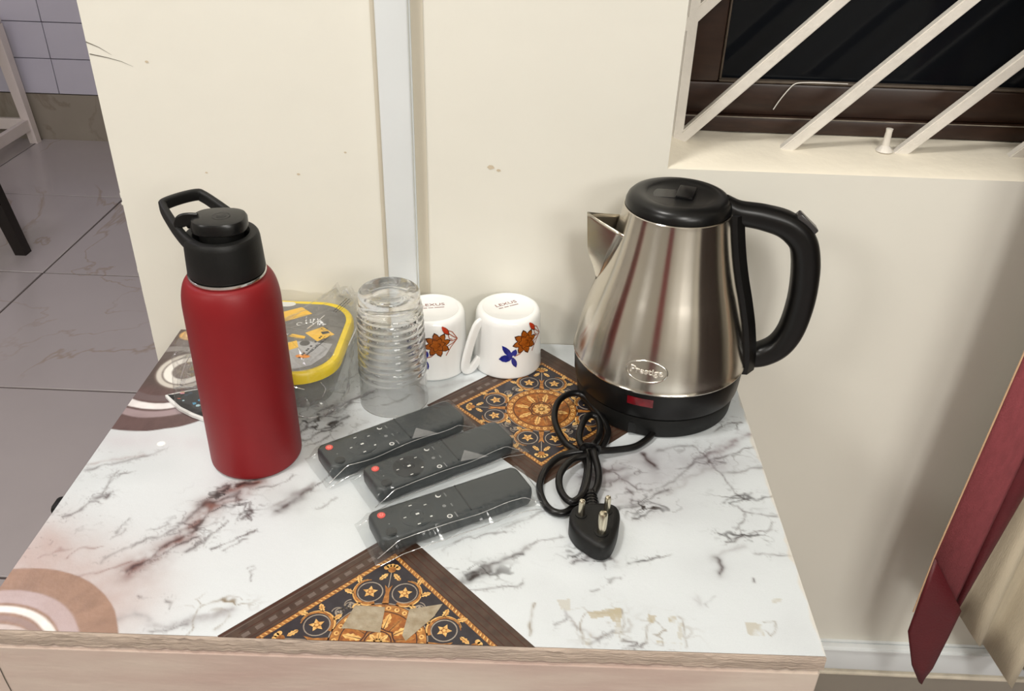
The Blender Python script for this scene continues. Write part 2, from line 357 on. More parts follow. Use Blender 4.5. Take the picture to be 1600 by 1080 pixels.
boxes('paint_line', [(.548, 1.45, .0872, .0885, .2410, .2419)], mat('pale_paint_line', srgb(150, 140, 126), .6, var=.5, scale=60), win)
boxes('pane', [(.586, 1.45, .108, .113, .273, 1.315)], pane_m, win)
# grille: its own thing
gr = empty('window_grille', (.53, .05, .222), 'white painted steel grille of diagonal bars in front of the dark window', 'grille')
def gbox(name, x0, z0, x1, z1, w, d):
    dx, dz = x1-x0, z1-z0; L = math.hypot(dx, dz); n = (-dz/L*w/2, dx/L*w/2)
    vs = []
    for y in (-d/2, d/2):
        vs += [(x0+n[0]-.53, y, z0+n[1]-.222), (x0-n[0]-.53, y, z0-n[1]-.222), (x1-n[0]-.53, y, z1-n[1]-.222), (x1+n[0]-.53, y, z1+n[1]-.222)]
    o = obj(name, vs, [(0, 1, 2, 3), (7, 6, 5, 4), (0, 4, 5, 1), (1, 5, 6, 2), (2, 6, 7, 3), (3, 7, 4, 0)], grille_m, gr)
    bm = bmesh.new(); bm.from_mesh(o.data); bmesh.ops.bevel(bm, geom=bm.edges[:], offset=.0012, segments=2, affect='EDGES'); bmesh.ops.recalc_face_normals(bm, faces=bm.faces); bm.to_mesh(o.data); bm.free(); return o
gbox('upright_bar', .5435, .222, .5435, 1.345, .011, .010)
sl = (.3687-.2195)/(.6865-.5435)
for i in range(-7, 7):
    xb = .5435+.1185*i if i >= 0 else .5435
    zb = .224 if i >= 0 else .224-(.1185*i)*sl
    zt = 1.34; xt = xb+(zt-zb)/sl
    if xt > 1.44: zt = zb+(1.44-xb)*sl; xt = 1.44
    if zb > 1.25: continue
    gbox('diagonal_bar', xb-.009, zb-.009*sl, xt, zt, .0115, .0099)
gbox('end_bar', 1.44, .222, 1.44, 1.345, .011, .010)
o = lathe('stub', [(.009, 0), (.007, .003), (.004, .006), (.0032, .02), (.0036, .0235), (0, .024)], grille_m, gr, 14); o.location = (.761-.53, 0, .0005)
th = mat('white_thread', srgb(226, 222, 214), .6, var=.1)
tb = setp(sweep('loose_thread', spline([(.7236, .0945, .2785), (.702, .0935, .2790), (.680, .0940, .2786), (.6683, .0935, .2770), (.6613, .0915, .2705), (.6547, .0925, .2590), (.6503, .0935, .2490)], 6), circ(.0006, 6), th), 'thin white thread hanging over the brown window rail', 'thread')

# ------------------------------------------------------------- far room: white stool, dark chair
white_st = mat('white_stool_plastic', srgb(228, 218, 214), .4, var=.04)
st = empty('stool', (-1.84, 2.37, FZ), 'white plastic stool standing against the tiled wall', 'stool')
for sx in (-1, 1):
    for sy in (-1, 1):
        vs = []
        for z, s, e in ((0, .016, .190), (.47, .022, .165)):
            cx, cy = sx*e, sy*e
            vs += [(cx-s, cy-s, z), (cx+s, cy-s, z), (cx+s, cy+s, z), (cx-s, cy+s, z)]
        fix(obj('leg', vs, [(0, 3, 2, 1), (4, 5, 6, 7), (0, 1, 5, 4), (1, 2, 6, 5), (2, 3, 7, 6), (3, 0, 4, 7)], white_st, st))
for s in (-1, 1):
    boxes('rail', [(s*.185-.010, s*.185+.010, -.17, .17, .055, .10)], white_st, st, .002, 1)
    boxes('rail', [(-.17, .17, s*.185-.010, s*.185+.010, .055, .10)], white_st, st, .002, 1)
boxes('seat', [(-.19, .19, -.19, .19, .47, .50)], white_st, st, .012, 3)
dk = mat('dark_wood', srgb(32, 26, 24), .4, var=.3, scale=20, stretch=(6, 6, 1))
ch = empty('chair', (-1.40, 1.55, FZ), 'dark wooden chair in the other room, its leg showing left of the wall', 'chair')
for (bx, by, tx, ty) in ((.222, 0, .14, .0), (-.2, 0, -.14, 0), (.2, -.4, .16, -.38), (-.2, -.4, -.16, -.38)):
    vs = []
    for z, cx, cy, s in ((0, bx, by, .017), (.44, tx, ty, .024)): vs += [(cx-s, cy-s, z), (cx+s, cy-s, z), (cx+s, cy+s, z), (cx-s, cy+s, z)]
    fix(obj('leg', vs, [(0, 3, 2, 1), (4, 5, 6, 7), (0, 1, 5, 4), (1, 2, 6, 5), (2, 3, 7, 6), (3, 0, 4, 7)], dk, ch))
boxes('seat', [(-.2, .18, -.42, .03, .44, .47)], dk, ch, .006, 2)

# ------------------------------------------------------------- table
TW = .62
fy_ = lambda x: -.4261+.0137*x            # front edge of the top
T = empty('side_table', (0, 0, FZ), 'small wooden side table with a marble and medallion printed top against the cream wall', 'table')
def tl(o): o.location.z += -FZ; return o
VEINS = [([(0.0925, -0.3658), (0.1038, -0.3495), (0.1185, -0.3258), (0.1273, -0.2972), (0.1356, -0.2717), (0.1508, -0.2564), (0.1596, -0.2532)], 0.01, 0.8, 'b'), ([(0.0901, -0.3659), (0.0998, -0.3586), (0.1085, -0.3373), (0.1216, -0.3197), (0.1297, -0.301)], 0.0022, 0.85, 'k'), ([(0.0661, -0.3572), (0.0773, -0.3412), (0.0998, -0.3254), (0.1145, -0.3073), (0.1272, -0.2804), (0.1386, -0.2631)], 0.0016, 0.6, 'k'), ([(0.1239, -0.2871), (0.1377, -0.2782), (0.1485, -0.2734), (0.1541, -0.2771)], 0.0028, 0.9, 'k'), ([(0.1282, -0.2663), (0.1457, -0.2584), (0.159, -0.255)], 0.002, 0.9, 'k'), ([(0.1538, -0.2853), (0.1619, -0.2807), (0.1685, -0.2924), (0.1616, -0.3022)], 0.0018, 0.8, 'k'), ([(0.1266, -0.3412), (0.1368, -0.3284), (0.1406, -0.3208)], 0.002, 0.7, 'k'), ([(0.1455, -0.3358), (0.1574, -0.3272), (0.1663, -0.3215), (0.174, -0.3151)], 0.0014, 0.8, 'k'), ([(0.1068, -0.3228), (0.1216, -0.3122), (0.141, -0.3057)], 0.0014, 0.5, 'k'), ([(0.1567, -0.338), (0.1613, -0.3327), (0.1708, -0.3242)], 0.0012, 0.6, 'k'), ([(0.0009, -0.2484), (0.0176, -0.2402), (0.0379, -0.2326), (0.0513, -0.2262), (0.0622, -0.2143)], 0.002, 0.55, 'k'), ([(-0.0067, -0.2445), (0.017, -0.2321), (0.0494, -0.2245)], 0.0025, 0.3, 'b'), ([(0.0101, -0.3098), (0.018, -0.2999), (0.0251, -0.2892), (0.0288, -0.275), (0.0294, -0.258), (0.0348, -0.2463)], 0.0015, 0.6, 'k'), ([(0.0248, -0.2835), (0.0324, -0.283), (0.0348, -0.2796)], 0.002, 0.85, 'k'), ([(0.0328, -0.2552), (0.04, -0.2504), (0.0483, -0.2481)], 0.001, 0.7, 'k'), ([(0.0634, -0.3232), (0.0665, -0.3155), (0.0693, -0.3093)], 0.0012, 0.5, 'k'), ([(0.0892, -0.3187), (0.0959, -0.3153), (0.1005, -0.3104)], 0.001, 0.5, 'k'), ([(0.0623, -0.3306), (0.0653, -0.3253), (0.071, -0.3198)], 0.001, 0.4, 'k'), ([(0.0356, -0.3521), (0.0418, -0.3433), (0.0589, -0.3409)], 0.0012, 0.5, 'b'), ([(0.0131, -0.3534), (0.0216, -0.3445), (0.0336, -0.3424)], 0.0012, 0.4, 'b'), ([(0.1833, -0.3545), (0.1876, -0.3515)], 0.0008, 0.6, 'k'), ([(0.1889, -0.3669), (0.1872, -0.359), (0.1896, -0.3535)], 0.0008, 0.5, 'k'), ([(0.109, -0.3881), (0.1138, -0.3904)], 0.0008, 0.6, 'k'), ([(0.0993, -0.4112), (0.1109, -0.4046), (0.1249, -0.4098), (0.1383, -0.4115), (0.1482, -0.4085), (0.1633, -0.4041), (0.1837, -0.3957)], 0.0035, 0.6, 'g'), ([(0.128, -0.4179), (0.1385, -0.4144), (0.1513, -0.4107)], 0.0018, 0.6, 'k'), ([(0.1513, -0.4107), (0.1639, -0.4059), (0.1767, -0.401)], 0.004, 0.4, 'g'), ([(0.1573, -0.4209), (0.1569, -0.4063), (0.1584, -0.3922)], 0.0008, 0.6, 't'), ([(0.1586, -0.3928), (0.1657, -0.3893), (0.1734, -0.3877), (0.1834, -0.3884)], 0.0016, 0.75, 't'), ([(0.1771, -0.4169), (0.1802, -0.4092), (0.1827, -0.4019)], 0.0012, 0.5, 't'), ([(0.1282, -0.3896), (0.1327, -0.3912), (0.1326, -0.3961)], 0.001, 0.7, 'k'), ([(0.0309, -0.3887), (0.0523, -0.3714), (0.0739, -0.3635), (0.0885, -0.3559)], 0.0016, 0.6, 'b'), ([(0.1293, -0.2868), (0.1471, -0.2817), (0.1583, -0.2686)], 0.005, 0.5, 'b'), ([(0.1232, -0.3166), (0.1319, -0.2946), (0.1402, -0.2861), (0.1495, -0.2895), (0.1506, -0.2691)], 0.0012, 0.8, 'k'), ([(0.1064, -0.3493), (0.1164, -0.3418), (0.1205, -0.3315), (0.1302, -0.3214)], 0.001, 0.8, 'k'), ([(0.1573, -0.3024), (0.1615, -0.2928), (0.1674, -0.2885)], 0.001, 0.8, 'k'), ([(0.1357, -0.2684), (0.1452, -0.2627), (0.153, -0.2502), (0.1579, -0.2473)], 0.001, 0.85, 'd'), ([(0.1292, -0.3339), (0.1366, -0.3247), (0.1453, -0.3108), (0.149, -0.3052)], 0.001, 0.8, 'k'), ([(0.1577, -0.293), (0.1696, -0.3017), (0.1592, -0.285), (0.1636, -0.279)], 0.0009, 0.8, 'k'), ([(0.1884, -0.2888), (0.1964, -0.2786), (0.2044, -0.2657), (0.2094, -0.2604)], 0.006, 0.75, 'k'), ([(0.1837, -0.2834), (0.2012, -0.2643), (0.2116, -0.2551)], 0.003, 0.6, 'g'), ([(0.2109, -0.262), (0.2175, -0.2479), (0.2209, -0.2371), (0.2219, -0.228)], 0.0012, 0.8, 'k'), ([(0.2201, -0.2852), (0.2277, -0.2767), (0.2335, -0.2698)], 0.001, 0.5, 'k'), ([(0.1637, -0.2616), (0.1739, -0.2575), (0.1839, -0.2517), (0.188, -0.2454)], 0.0012, 0.6, 'k'), ([(0.1773, -0.1853), (0.1897, -0.1641), (0.2018, -0.1474), (0.2172, -0.1277), (0.2301, -0.1087)], 0.0022, 0.9, 'd'), ([(0.1837, -0.1967), (0.2023, -0.1786), (0.2145, -0.1624)], 0.0016, 0.9, 'd'), ([(0.1854, -0.1726), (0.1986, -0.1758), (0.2063, -0.1681), (0.2183, -0.1495)], 0.0018, 0.8, 'd'), ([(0.2039, -0.1419), (0.2253, -0.1182), (0.2419, -0.0997)], 0.0014, 0.8, 'd'), ([(0.17, -0.1858), (0.1936, -0.1533), (0.2242, -0.1125), (0.2476, -0.0934)], 0.012, 0.35, 'g'), ([(0.1785, -0.17), (0.1912, -0.1427), (0.2028, -0.1365)], 0.0012, 0.8, 'd'), ([(0.2527, -0.1253), (0.2679, -0.1175), (0.2766, -0.1089)], 0.0012, 0.7, 'k'), ([(0.2121, -0.0654), (0.2224, -0.0455), (0.2388, -0.0377)], 0.005, 0.4, 'g'), ([(0.2088, -0.0841), (0.2234, -0.0708), (0.2366, -0.0674)], 0.001, 0.6, 'k'), ([(0.2891, -0.1022), (0.3144, -0.0886), (0.3406, -0.0771)], 0.004, 0.35, 'g'), ([(0.1897, -0.204), (0.1995, -0.1937), (0.2076, -0.1833)], 0.001, 0.7, 'd'), ([(0.3482, -0.3585), (0.3623, -0.3517), (0.3747, -0.3449)], 0.0035, 0.85, 'd'), ([(0.3548, -0.3528), (0.3744, -0.3408), (0.3896, -0.3315), (0.3973, -0.3296)], 0.0016, 0.9, 'd'), ([(0.3582, -0.3652), (0.3806, -0.3632), (0.398, -0.361)], 0.0012, 0.7, 'k'), ([(0.3671, -0.3467), (0.3845, -0.3353), (0.4024, -0.3236)], 0.0025, 0.5, 'k'), ([(0.3321, -0.3292), (0.3467, -0.316), (0.3674, -0.3073), (0.3887, -0.3038)], 0.0012, 0.5, 'k'), ([(0.3831, -0.2988), (0.4046, -0.2859), (0.4211, -0.273)], 0.002, 0.5, 'k'), ([(0.405, -0.3199), (0.4156, -0.3119), (0.4316, -0.3073)], 0.001, 0.6, 'k'), ([(0.4379, -0.3301), (0.447, -0.3224), (0.4553, -0.3132)], 0.0015, 0.9, 'd'), ([(0.4377, -0.3371), (0.4493, -0.3315), (0.46, -0.326), (0.4676, -0.3284)], 0.0015, 0.85, 'd'), ([(0.4576, -0.3204), (0.4597, -0.3309), (0.4645, -0.3376)], 0.001, 0.8, 'k'), ([(0.4362, -0.3358), (0.4625, -0.3273), (0.4727, -0.3302)], 0.003, 0.4, 'g'), ([(0.4623, -0.228), (0.4901, -0.2081), (0.5116, -0.202)], 0.014, 0.35, 'g'), ([(0.4476, -0.2289), (0.4746, -0.2182), (0.4953, -0.2169)], 0.003, 0.55, 'k'), ([(0.4647, -0.2367), (0.4914, -0.2288), (0.5038, -0.2209)], 0.0045, 0.4, 'k'), ([(0.5083, -0.1928), (0.5126, -0.2038), (0.5191, -0.2154)], 0.0028, 0.8, 'k'), ([(0.5222, -0.1871), (0.5446, -0.1788), (0.5622, -0.1757)], 0.0025, 0.4, 'k'), ([(0.561, -0.1758), (0.5691, -0.1983), (0.5783, -0.2144), (0.5866, -0.2334), (0.5928, -0.2459)], 0.0014, 0.6, 'k'), ([(0.5703, -0.1907), (0.5877, -0.1779), (0.6055, -0.1649), (0.6179, -0.156)], 0.0052, 0.6, 'p'), ([(0.5688, -0.2002), (0.5921, -0.1873), (0.6166, -0.1711)], 0.0012, 0.7, 'k'), ([(0.5272, -0.2457), (0.5438, -0.2291), (0.5638, -0.2125), (0.5796, -0.207)], 0.004, 0.45, 'g'), ([(0.5187, -0.2445), (0.5387, -0.2232), (0.5637, -0.194), (0.5775, -0.1835)], 0.0018, 0.5, 'k'), ([(0.5403, -0.2113), (0.5592, -0.2036), (0.5839, -0.1992)], 0.0016, 0.5, 'k'), ([(0.5801, -0.2142), (0.5998, -0.2103), (0.62, -0.2044)], 0.0022, 0.5, 'k'), ([(0.5727, -0.2563), (0.5875, -0.2436), (0.5965, -0.2414), (0.6038, -0.2477), (0.619, -0.2434)], 0.0014, 0.75, 'd'), ([(0.5796, -0.2559), (0.5869, -0.2529), (0.5957, -0.2457), (0.601, -0.2394)], 0.0012, 0.8, 'd'), ([(0.5858, -0.2588), (0.5895, -0.2683), (0.6046, -0.2706), (0.6179, -0.273)], 0.001, 0.6, 'k'), ([(0.5907, -0.2707), (0.5859, -0.2812), (0.5813, -0.2908)], 0.001, 0.6, 'k'), ([(0.4654, -0.2767), (0.4853, -0.269), (0.5001, -0.2599)], 0.003, 0.6, 'd'), ([(0.4822, -0.2733), (0.4997, -0.2641), (0.5152, -0.2507), (0.5274, -0.244)], 0.0016, 0.9, 'd'), ([(0.492, -0.2563), (0.5029, -0.2598), (0.5166, -0.263)], 0.0014, 0.85, 'd'), ([(0.4925, -0.2822), (0.5069, -0.2758), (0.5134, -0.2673)], 0.0012, 0.8, 'd'), ([(0.4599, -0.2746), (0.4888, -0.2606), (0.5243, -0.2459)], 0.009, 0.3, 'g'), ([(0.4873, -0.2439), (0.4954, -0.2494), (0.4916, -0.2605)], 0.001, 0.7, 'k'), ([(0.4854, -0.231), (0.4959, -0.2434), (0.5128, -0.2466)], 0.0012, 0.6, 'k'), ([(0.5644, -0.2979), (0.5764, -0.3024), (0.5853, -0.2981), (0.5992, -0.2958)], 0.0016, 0.85, 'd'), ([(0.5676, -0.3066), (0.576, -0.3047), (0.5915, -0.294), (0.6091, -0.2876)], 0.0014, 0.7, 'k'), ([(0.6057, -0.2909), (0.6116, -0.2813)], 0.001, 0.6, 'k'), ([(0.5925, -0.3147), (0.6052, -0.3168), (0.62, -0.3167)], 0.0012, 0.5, 'k'), ([(0.5573, -0.3203), (0.5714, -0.3152), (0.5831, -0.3094)], 0.004, 0.4, 'g'), ([(0.5541, -0.3241), (0.5563, -0.3323), (0.5567, -0.3392)], 0.003, 0.7, 'k'), ([(0.4853, -0.3351), (0.4933, -0.3325), (0.5014, -0.3285), (0.5053, -0.3262)], 0.0012, 0.8, 'd'), ([(0.4987, -0.3294), (0.5095, -0.3259), (0.5179, -0.3212)], 0.001, 0.6, 'k'), ([(0.4669, -0.3564), (0.4723, -0.3508), (0.4775, -0.3491)], 0.0013, 0.7, 'k'), ([(0.453, -0.3631), (0.458, -0.3621)], 0.001, 0.5, 'k'), ([(0.5848, -0.3444), (0.5853, -0.349)], 0.001, 0.7, 'k'), ([(0.5321, -0.367), (0.5361, -0.3731), (0.5351, -0.3636)], 0.003, 0.3, 'g'), ([(0.4097, -0.3789), (0.4079, -0.3925), (0.4066, -0.4085)], 0.0012, 0.75, 't'), ([(0.4326, -0.3851), (0.4395, -0.395), (0.4479, -0.4011), (0.4581, -0.4058)], 0.0016, 0.6, 'g'), ([(0.4506, -0.4136), (0.458, -0.4075), (0.4678, -0.4012)], 0.0018, 0.7, 'k'), ([(0.474, -0.4124), (0.4809, -0.4137), (0.4783, -0.4178)], 0.0012, 0.8, 'k'), ([(0.4804, -0.4194), (0.4902, -0.4144)], 0.001, 0.7, 'k'), ([(0.4251, -0.3976), (0.4324, -0.3912), (0.434, -0.385)], 0.001, 0.5, 'k'), ([(0.5501, -0.3628), (0.541, -0.3728)], 0.001, 0.4, 'k'), ([(0.5966, -0.145), (0.6042, -0.1382), (0.6139, -0.1375)], 0.0012, 0.8, 'k'), ([(0.5858, -0.153), (0.5934, -0.1452)], 0.001, 0.7, 'k'), ([(0.448, -0.386), (0.4469, -0.4023), (0.4459, -0.4156)], 0.0006, 0.6, 't'), ([(0.4742, -0.3797), (0.4735, -0.3949), (0.4714, -0.4097)], 0.0006, 0.6, 't'), ([(0.4941, -0.3847), (0.4914, -0.4028), (0.4901, -0.4155)], 0.0006, 0.6, 't'), ([(0.518, -0.3871), (0.518, -0.4014), (0.5163, -0.4141)], 0.0006, 0.6, 't'), ([(0.448, -0.386), (0.4619, -0.3816), (0.4742, -0.3797)], 0.0006, 0.6, 't'), ([(0.5841, -0.3889), (0.5903, -0.3867), (0.5905, -0.3945), (0.5842, -0.4013), (0.5818, -0.395)], 0.0006, 0.6, 't')]
WEAR = [([(0.4486, -0.3854), (0.4742, -0.3797), (0.4738, -0.3846), (0.4516, -0.3919)], 0.8), ([(0.4619, -0.3816), (0.4742, -0.3797), (0.4736, -0.3931), (0.4674, -0.3935)], 0.9), ([(0.4694, -0.3922), (0.4738, -0.3907), (0.472, -0.4085), (0.4672, -0.4099)], 0.55), ([(0.4468, -0.4052), (0.4512, -0.4021), (0.4505, -0.4153), (0.4459, -0.4156)], 0.5), ([(0.4941, -0.3847), (0.5003, -0.3856), (0.498, -0.3936), (0.4934, -0.392)], 0.8), ([(0.5101, -0.3851), (0.5162, -0.386), (0.5138, -0.3933), (0.5098, -0.3911)], 0.8), ([(0.4982, -0.4094), (0.5164, -0.4095), (0.5161, -0.4158), (0.4985, -0.415)], 0.9), ([(0.5158, -0.3896), (0.5192, -0.3924), (0.5172, -0.4072), (0.5145, -0.4062)], 0.45), ([(0.5675, -0.388), (0.5792, -0.3892), (0.5791, -0.401), (0.5665, -0.3999)], 0.6), ([(0.592, -0.3643), (0.6005, -0.3638), (0.5986, -0.3677), (0.5916, -0.3681)], 0.5), ([(0.4254, -0.3749), (0.4353, -0.373), (0.435, -0.3849), (0.4292, -0.3852)], 0.45)]
BLOBS = [((0.023, -0.3731), 0.075, 0.05, 'r', 0.75), ((0.0684, -0.3738), 0.05, 0.03, 'r', 0.5), ((0.0901, -0.4009), 0.04, 0.035, 'r', 0.6), ((0.0016, -0.3609), 0.04, 0.05, 'r', 0.6), ((0.0414, -0.2041), 0.07, 0.018, 'p2', 0.35), ((0.0316, -0.3382), 0.04, 0.02, 'r', 0.25), ((0.5547, -0.3359), 0.03, 0.02, 'g2', 0.2), ((0.4799, -0.2269), 0.06, 0.035, 'p3', 0.5), ((0.5476, -0.2016), 0.06, 0.025, 'p3', 0.45), ((0.4941, -0.2644), 0.04, 0.02, 'p3', 0.35), ((0.5816, -0.2752), 0.04, 0.04, 'g2', 0.12), ((0.2061, -0.1524), 0.05, 0.04, 'g2', 0.45), ((0.1926, -0.2748), 0.03, 0.02, 'g2', 0.3), ((0.4418, -0.3213), 0.05, 0.02, 'g2', 0.2), ((0.6021, -0.3939), 0.02, 0.02, 'g2', 0.2), ((0.2476, -0.0934), 0.05, 0.03, 'g2', 0.3)]
CLUST = [((0.1364, -0.2741), 0.022, 0.012, 'd', 0.7), ((0.1592, -0.285), 0.012, 0.01, 'd', 0.7), ((0.1251, -0.3067), 0.02, 0.015, 'k', 0.6), ((0.5025, -0.2639), 0.026, 0.012, 'd', 0.85), ((0.4799, -0.2269), 0.03, 0.02, 'k', 0.6), ((0.1959, -0.1637), 0.03, 0.025, 'd', 0.8), ((0.2242, -0.1125), 0.025, 0.02, 'd', 0.6), ((0.3697, -0.3486), 0.03, 0.008, 'd', 0.6), ((0.5891, -0.2503), 0.02, 0.01, 'd', 0.6), ((0.5829, -0.2968), 0.02, 0.008, 'd', 0.7), ((0.4521, -0.3264), 0.018, 0.01, 'd', 0.8), ((0.1713, -0.3915), 0.02, 0.006, 't', 0.8), ((0.4586, -0.3957), 0.02, 0.015, 't', 0.6), ((0.5056, -0.402), 0.018, 0.014, 't', 0.55), ((0.0308, -0.2831), 0.01, 0.006, 'k', 0.7), ((0.6004, -0.1416), 0.02, 0.006, 'd', 0.6), ((0.5737, -0.1885), 0.03, 0.014, 'k', 0.5), ((0.4765, -0.4105), 0.012, 0.006, 'k', 0.6)]

NXg, NYg = 497, 342
gx = np.linspace(0, TW, NXg); X = np.repeat(gx[None, :], NYg, 0); tt = np.linspace(0, 1, NYg)[:, None]; Y = tt*(fy_(X)+.0012)
Y[0] = -.0008
def lin(c): return np.array(srgb(*c)[:3])
CC = dict(b=lin((124, 84, 76)), k=lin((72, 56, 56)), d=lin((44, 35, 34)), g=lin((150, 146, 148)), p=lin((118, 98, 102)), t=lin((132, 118, 98)), r=lin((180, 158, 152)), p2=lin((190, 176, 182)), g2=lin((176, 178, 180)), p3=lin((134, 126, 134)))
base = np.empty((NYg, NXg, 3)); base[:] = lin((211, 216, 218))
cloud = fbm(X, Y*1.4, 9, 4, 20); base = base*(1-.10*np.clip((cloud-.45)*3, 0, 1))[..., None]
def mixc(c, f): 
    global base
    base = base*(1-f[..., None])+c*f[..., None]
n1 = fbm(X, Y, 22, 4, 1); n2 = fbm(X, Y, 22, 4, 31); h1 = fbm(X, Y, 120, 2, 61); h2 = fbm(X, Y, 120, 2, 71); n3 = fbm(X, Y, 60, 3, 51); n4 = fbm(X, Y, 150, 3, 81)
Xw = X+.010*(n1-.5)+.006*(h1-.5); Yw = Y+.010*(n2-.5)+.006*(h2-.5)
for (c, rx, ry, key, s) in BLOBS:
    d = ((X-c[0])/rx)**2+((Y-c[1])/ry)**2+(n1-.5)*1.2
    mixc(CC[key], s*np.exp(-np.clip(d, 0, 20)*1.2)*(.6+.6*n3))
def pdist(P, Q):
    best = np.full(X.shape, 9.)
    for (ax, ay), (bx, by) in zip(P[:-1], P[1:]):
        dx, dy = bx-ax, by-ay; t = np.clip(((Xw-ax)*dx+(Yw-ay)*dy)/(dx*dx+dy*dy+1e-12), 0, 1)
        best = np.minimum(best, np.hypot(Xw-ax-t*dx, Yw-ay-t*dy))
    return best
for (P, w_, s, key) in VEINS:
    xs = [p[0] for p in P]; ys = [p[1] for p in P]
    d = pdist(P, None); w2 = w_*.70*(.5+.95*n3)+.00022
    f = np.exp(-(d/w2)**1.5)*s*np.clip(.45+1.6*(n4-.22), .15, 1.15)
    if w_ > .0022: f = f+.25*s*np.exp(-(d/(w2*2.6))**2)*n3
    elif key in 'kd':                                  # feathered side cracks
        f = np.maximum(f, .55*s*np.exp(-(d/(w2*3.5))**2)*np.clip((np.abs(n4-.5) < .025)*1.0, 0, 1))
    mixc(CC[key], np.clip(f, 0, 1))
for (c, rx, ry, key, s) in CLUST:
    d = ((X-c[0])/rx)**2+((Y-c[1])/ry)**2
    rdg = np.abs(fbm(Xw, Yw*1.5, 55, 3, int(c[0]*1e4) % 97)-.5)
    mixc(CC[key], np.clip(1.35-rdg/.030, 0, 1)*np.clip(np.exp(-d*.9)*s*1.35, 0, 1))
# fine stray cracks
crk = np.abs(fbm(Xw*.8, Yw*1.6, 26, 4, 91)-.5); mask = np.clip((fbm(X, Y, 10, 3, 95)-.55)*6, 0, 1)
mixc(CC['k'], np.clip(1-crk/.010, 0, 1)*mask*.35)
# printed swirl discs on the left side
def disc_print(cx, cy, R, rings, bc=(152, 122, 104)):
    r = np.hypot(X-cx, Y-cy)+.0016*(n3-.5); ang = np.arctan2(Y-cy, X-cx)
    m = np.clip((R-r)/.0012, 0, 1)
    col = lin(bc)[None, None]*(.82+.36*fbm(r*0+ang*.2, r, 60, 3, 7))[..., None]
    global base
    base = base*(1-m[..., None])+col*m[..., None]
    for (r0, r1, c, s) in rings:
        spir = .006*np.sin(ang*2+r0*60)
        mm = np.clip((r-(r0+spir*.4))/.0018, 0, 1)*np.clip(((r1+spir*.4)-r)/.0018, 0, 1)*s*(.75+.4*n3)
        mixc(lin(c), np.clip(mm, 0, 1))
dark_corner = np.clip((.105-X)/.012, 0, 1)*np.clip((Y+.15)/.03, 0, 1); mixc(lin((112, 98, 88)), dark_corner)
sw = [(.058, .072, (184, 166, 166), .9), (.050, .058, (240, 236, 232), .95), (.043, .050, (150, 130, 126), .8), (.030, .043, (206, 194, 190), .9), (.020, .030, (246, 243, 240), .95), (.013, .018, (140, 120, 116), .8), (0, .011, (215, 205, 200), .8)]
disc_print(.02, -.46, .095, sw)
sw2 = [(.060, .072, (168, 150, 152), .8), (.048, .060, (236, 232, 230), .95), (.036, .048, (112, 98, 98), .8)]
disc_print(.02, -.095, .095, sw2, (98, 78, 76)); mixc(lin((84, 74, 70)), .8*np.clip((.098-np.hypot(X-.02, Y+.095))/.004, 0, 1)*np.clip((Y+.125)/.02, 0, 1))
rr = np.hypot((X-.036)*1.0, (Y+.083)*.9)
for r0, r1, c in ((.0, .033, (110, 96, 90)), (.024, .031, (206, 200, 190)), (.014, .024, (238, 234, 226)), (0, .012, (120, 108, 98))): mixc(lin(c), np.clip((rr-r0)/.0018, 0, 1)*np.clip((r1-rr)/.0018, 0, 1)*.95)
rr = np.hypot(X-.016, (Y+.012)*1.2); mixc(lin((220, 176, 110)), np.clip((.014-rr)/.002, 0, 1)*.9); mixc(lin((245, 214, 150)), np.clip((.007-rr)/.002, 0, 1)*.9)
# worn patches of the sheet near the front edge
def inside(P):
    m = np.zeros(X.shape, bool); n = len(P)
    for i in range(n):
        (ax, ay), (bx, by) = P[i], P[(i+1) % n]
        m ^= ((ay > Y) != (by > Y)) & (X < (bx-ax)*(Y-ay)/(by-ay+1e-12)+ax)
    return m
for P, s in WEAR: mixc(lin((178, 168, 144)), inside(P)*s*np.clip((n4-.32)*4, 0, 1))
for P, s in WEAR:                                      # thin torn outlines
    pass
edge = np.clip((X-(TW-.0025+.007*(n3-.5)))/.002, 0, 1)*.35; mixc(lin((214, 196, 164)), edge)
rr = np.hypot(X-.0555, Y+.2065); mixc(lin((252, 252, 250)), np.clip((.004-rr)/.001, 0, 1))
idx = np.arange(NXg*NYg).reshape(NYg, NXg)
q4 = np.stack([idx[:-1, :-1], idx[1:, :-1], idx[1:, 1:], idx[:-1, 1:]], -1).reshape(-1, 4)
me = bpy.data.meshes.new('printed_sheet'); me.vertices.add(NXg*NYg)
me.vertices.foreach_set('co', np.stack([X, Y, np.zeros_like(X)-FZ], -1).astype(np.float32).ravel())
me.loops.add(q4.size); me.loops.foreach_set('vertex_index', q4.astype(np.int32).ravel()); me.polygons.add(len(q4)); me.polygons.foreach_set('loop_start', np.arange(0, q4.size, 4, dtype=np.int32)); me.polygons.foreach_set('loop_total', np.full(len(q4), 4, np.int32))
me.update(calc_edges=True); me.validate()
at = me.color_attributes.new('print', 'FLOAT_COLOR', 'POINT'); at.data.foreach_set('color', np.concatenate([np.clip(base, 0, 1), np.ones((NYg, NXg, 1))], -1).astype(np.float32).ravel())
sheet_m = mat('marble_print_vinyl', (1, 1, 1, 1), .34, bump=.05, bscale=220); nt = sheet_m.node_tree; pb = nt.nodes['Principled BSDF']
an = nt.nodes.new('ShaderNodeVertexColor'); an.layer_name = 'print'
fn = nt.nodes.new('ShaderNodeTexNoise'); fn.inputs['Scale'].default_value = 900; tc = nt.nodes.new('ShaderNodeTexCoord'); nt.links.new(tc.outputs['Object'], fn.inputs['Vector'])
mr = nt.nodes.new('ShaderNodeMapRange'); mr.inputs['To Min'].default_value = .94; mr.inputs['To Max'].default_value = 1.04; nt.links.new(fn.outputs['Fac'], mr.inputs[0])
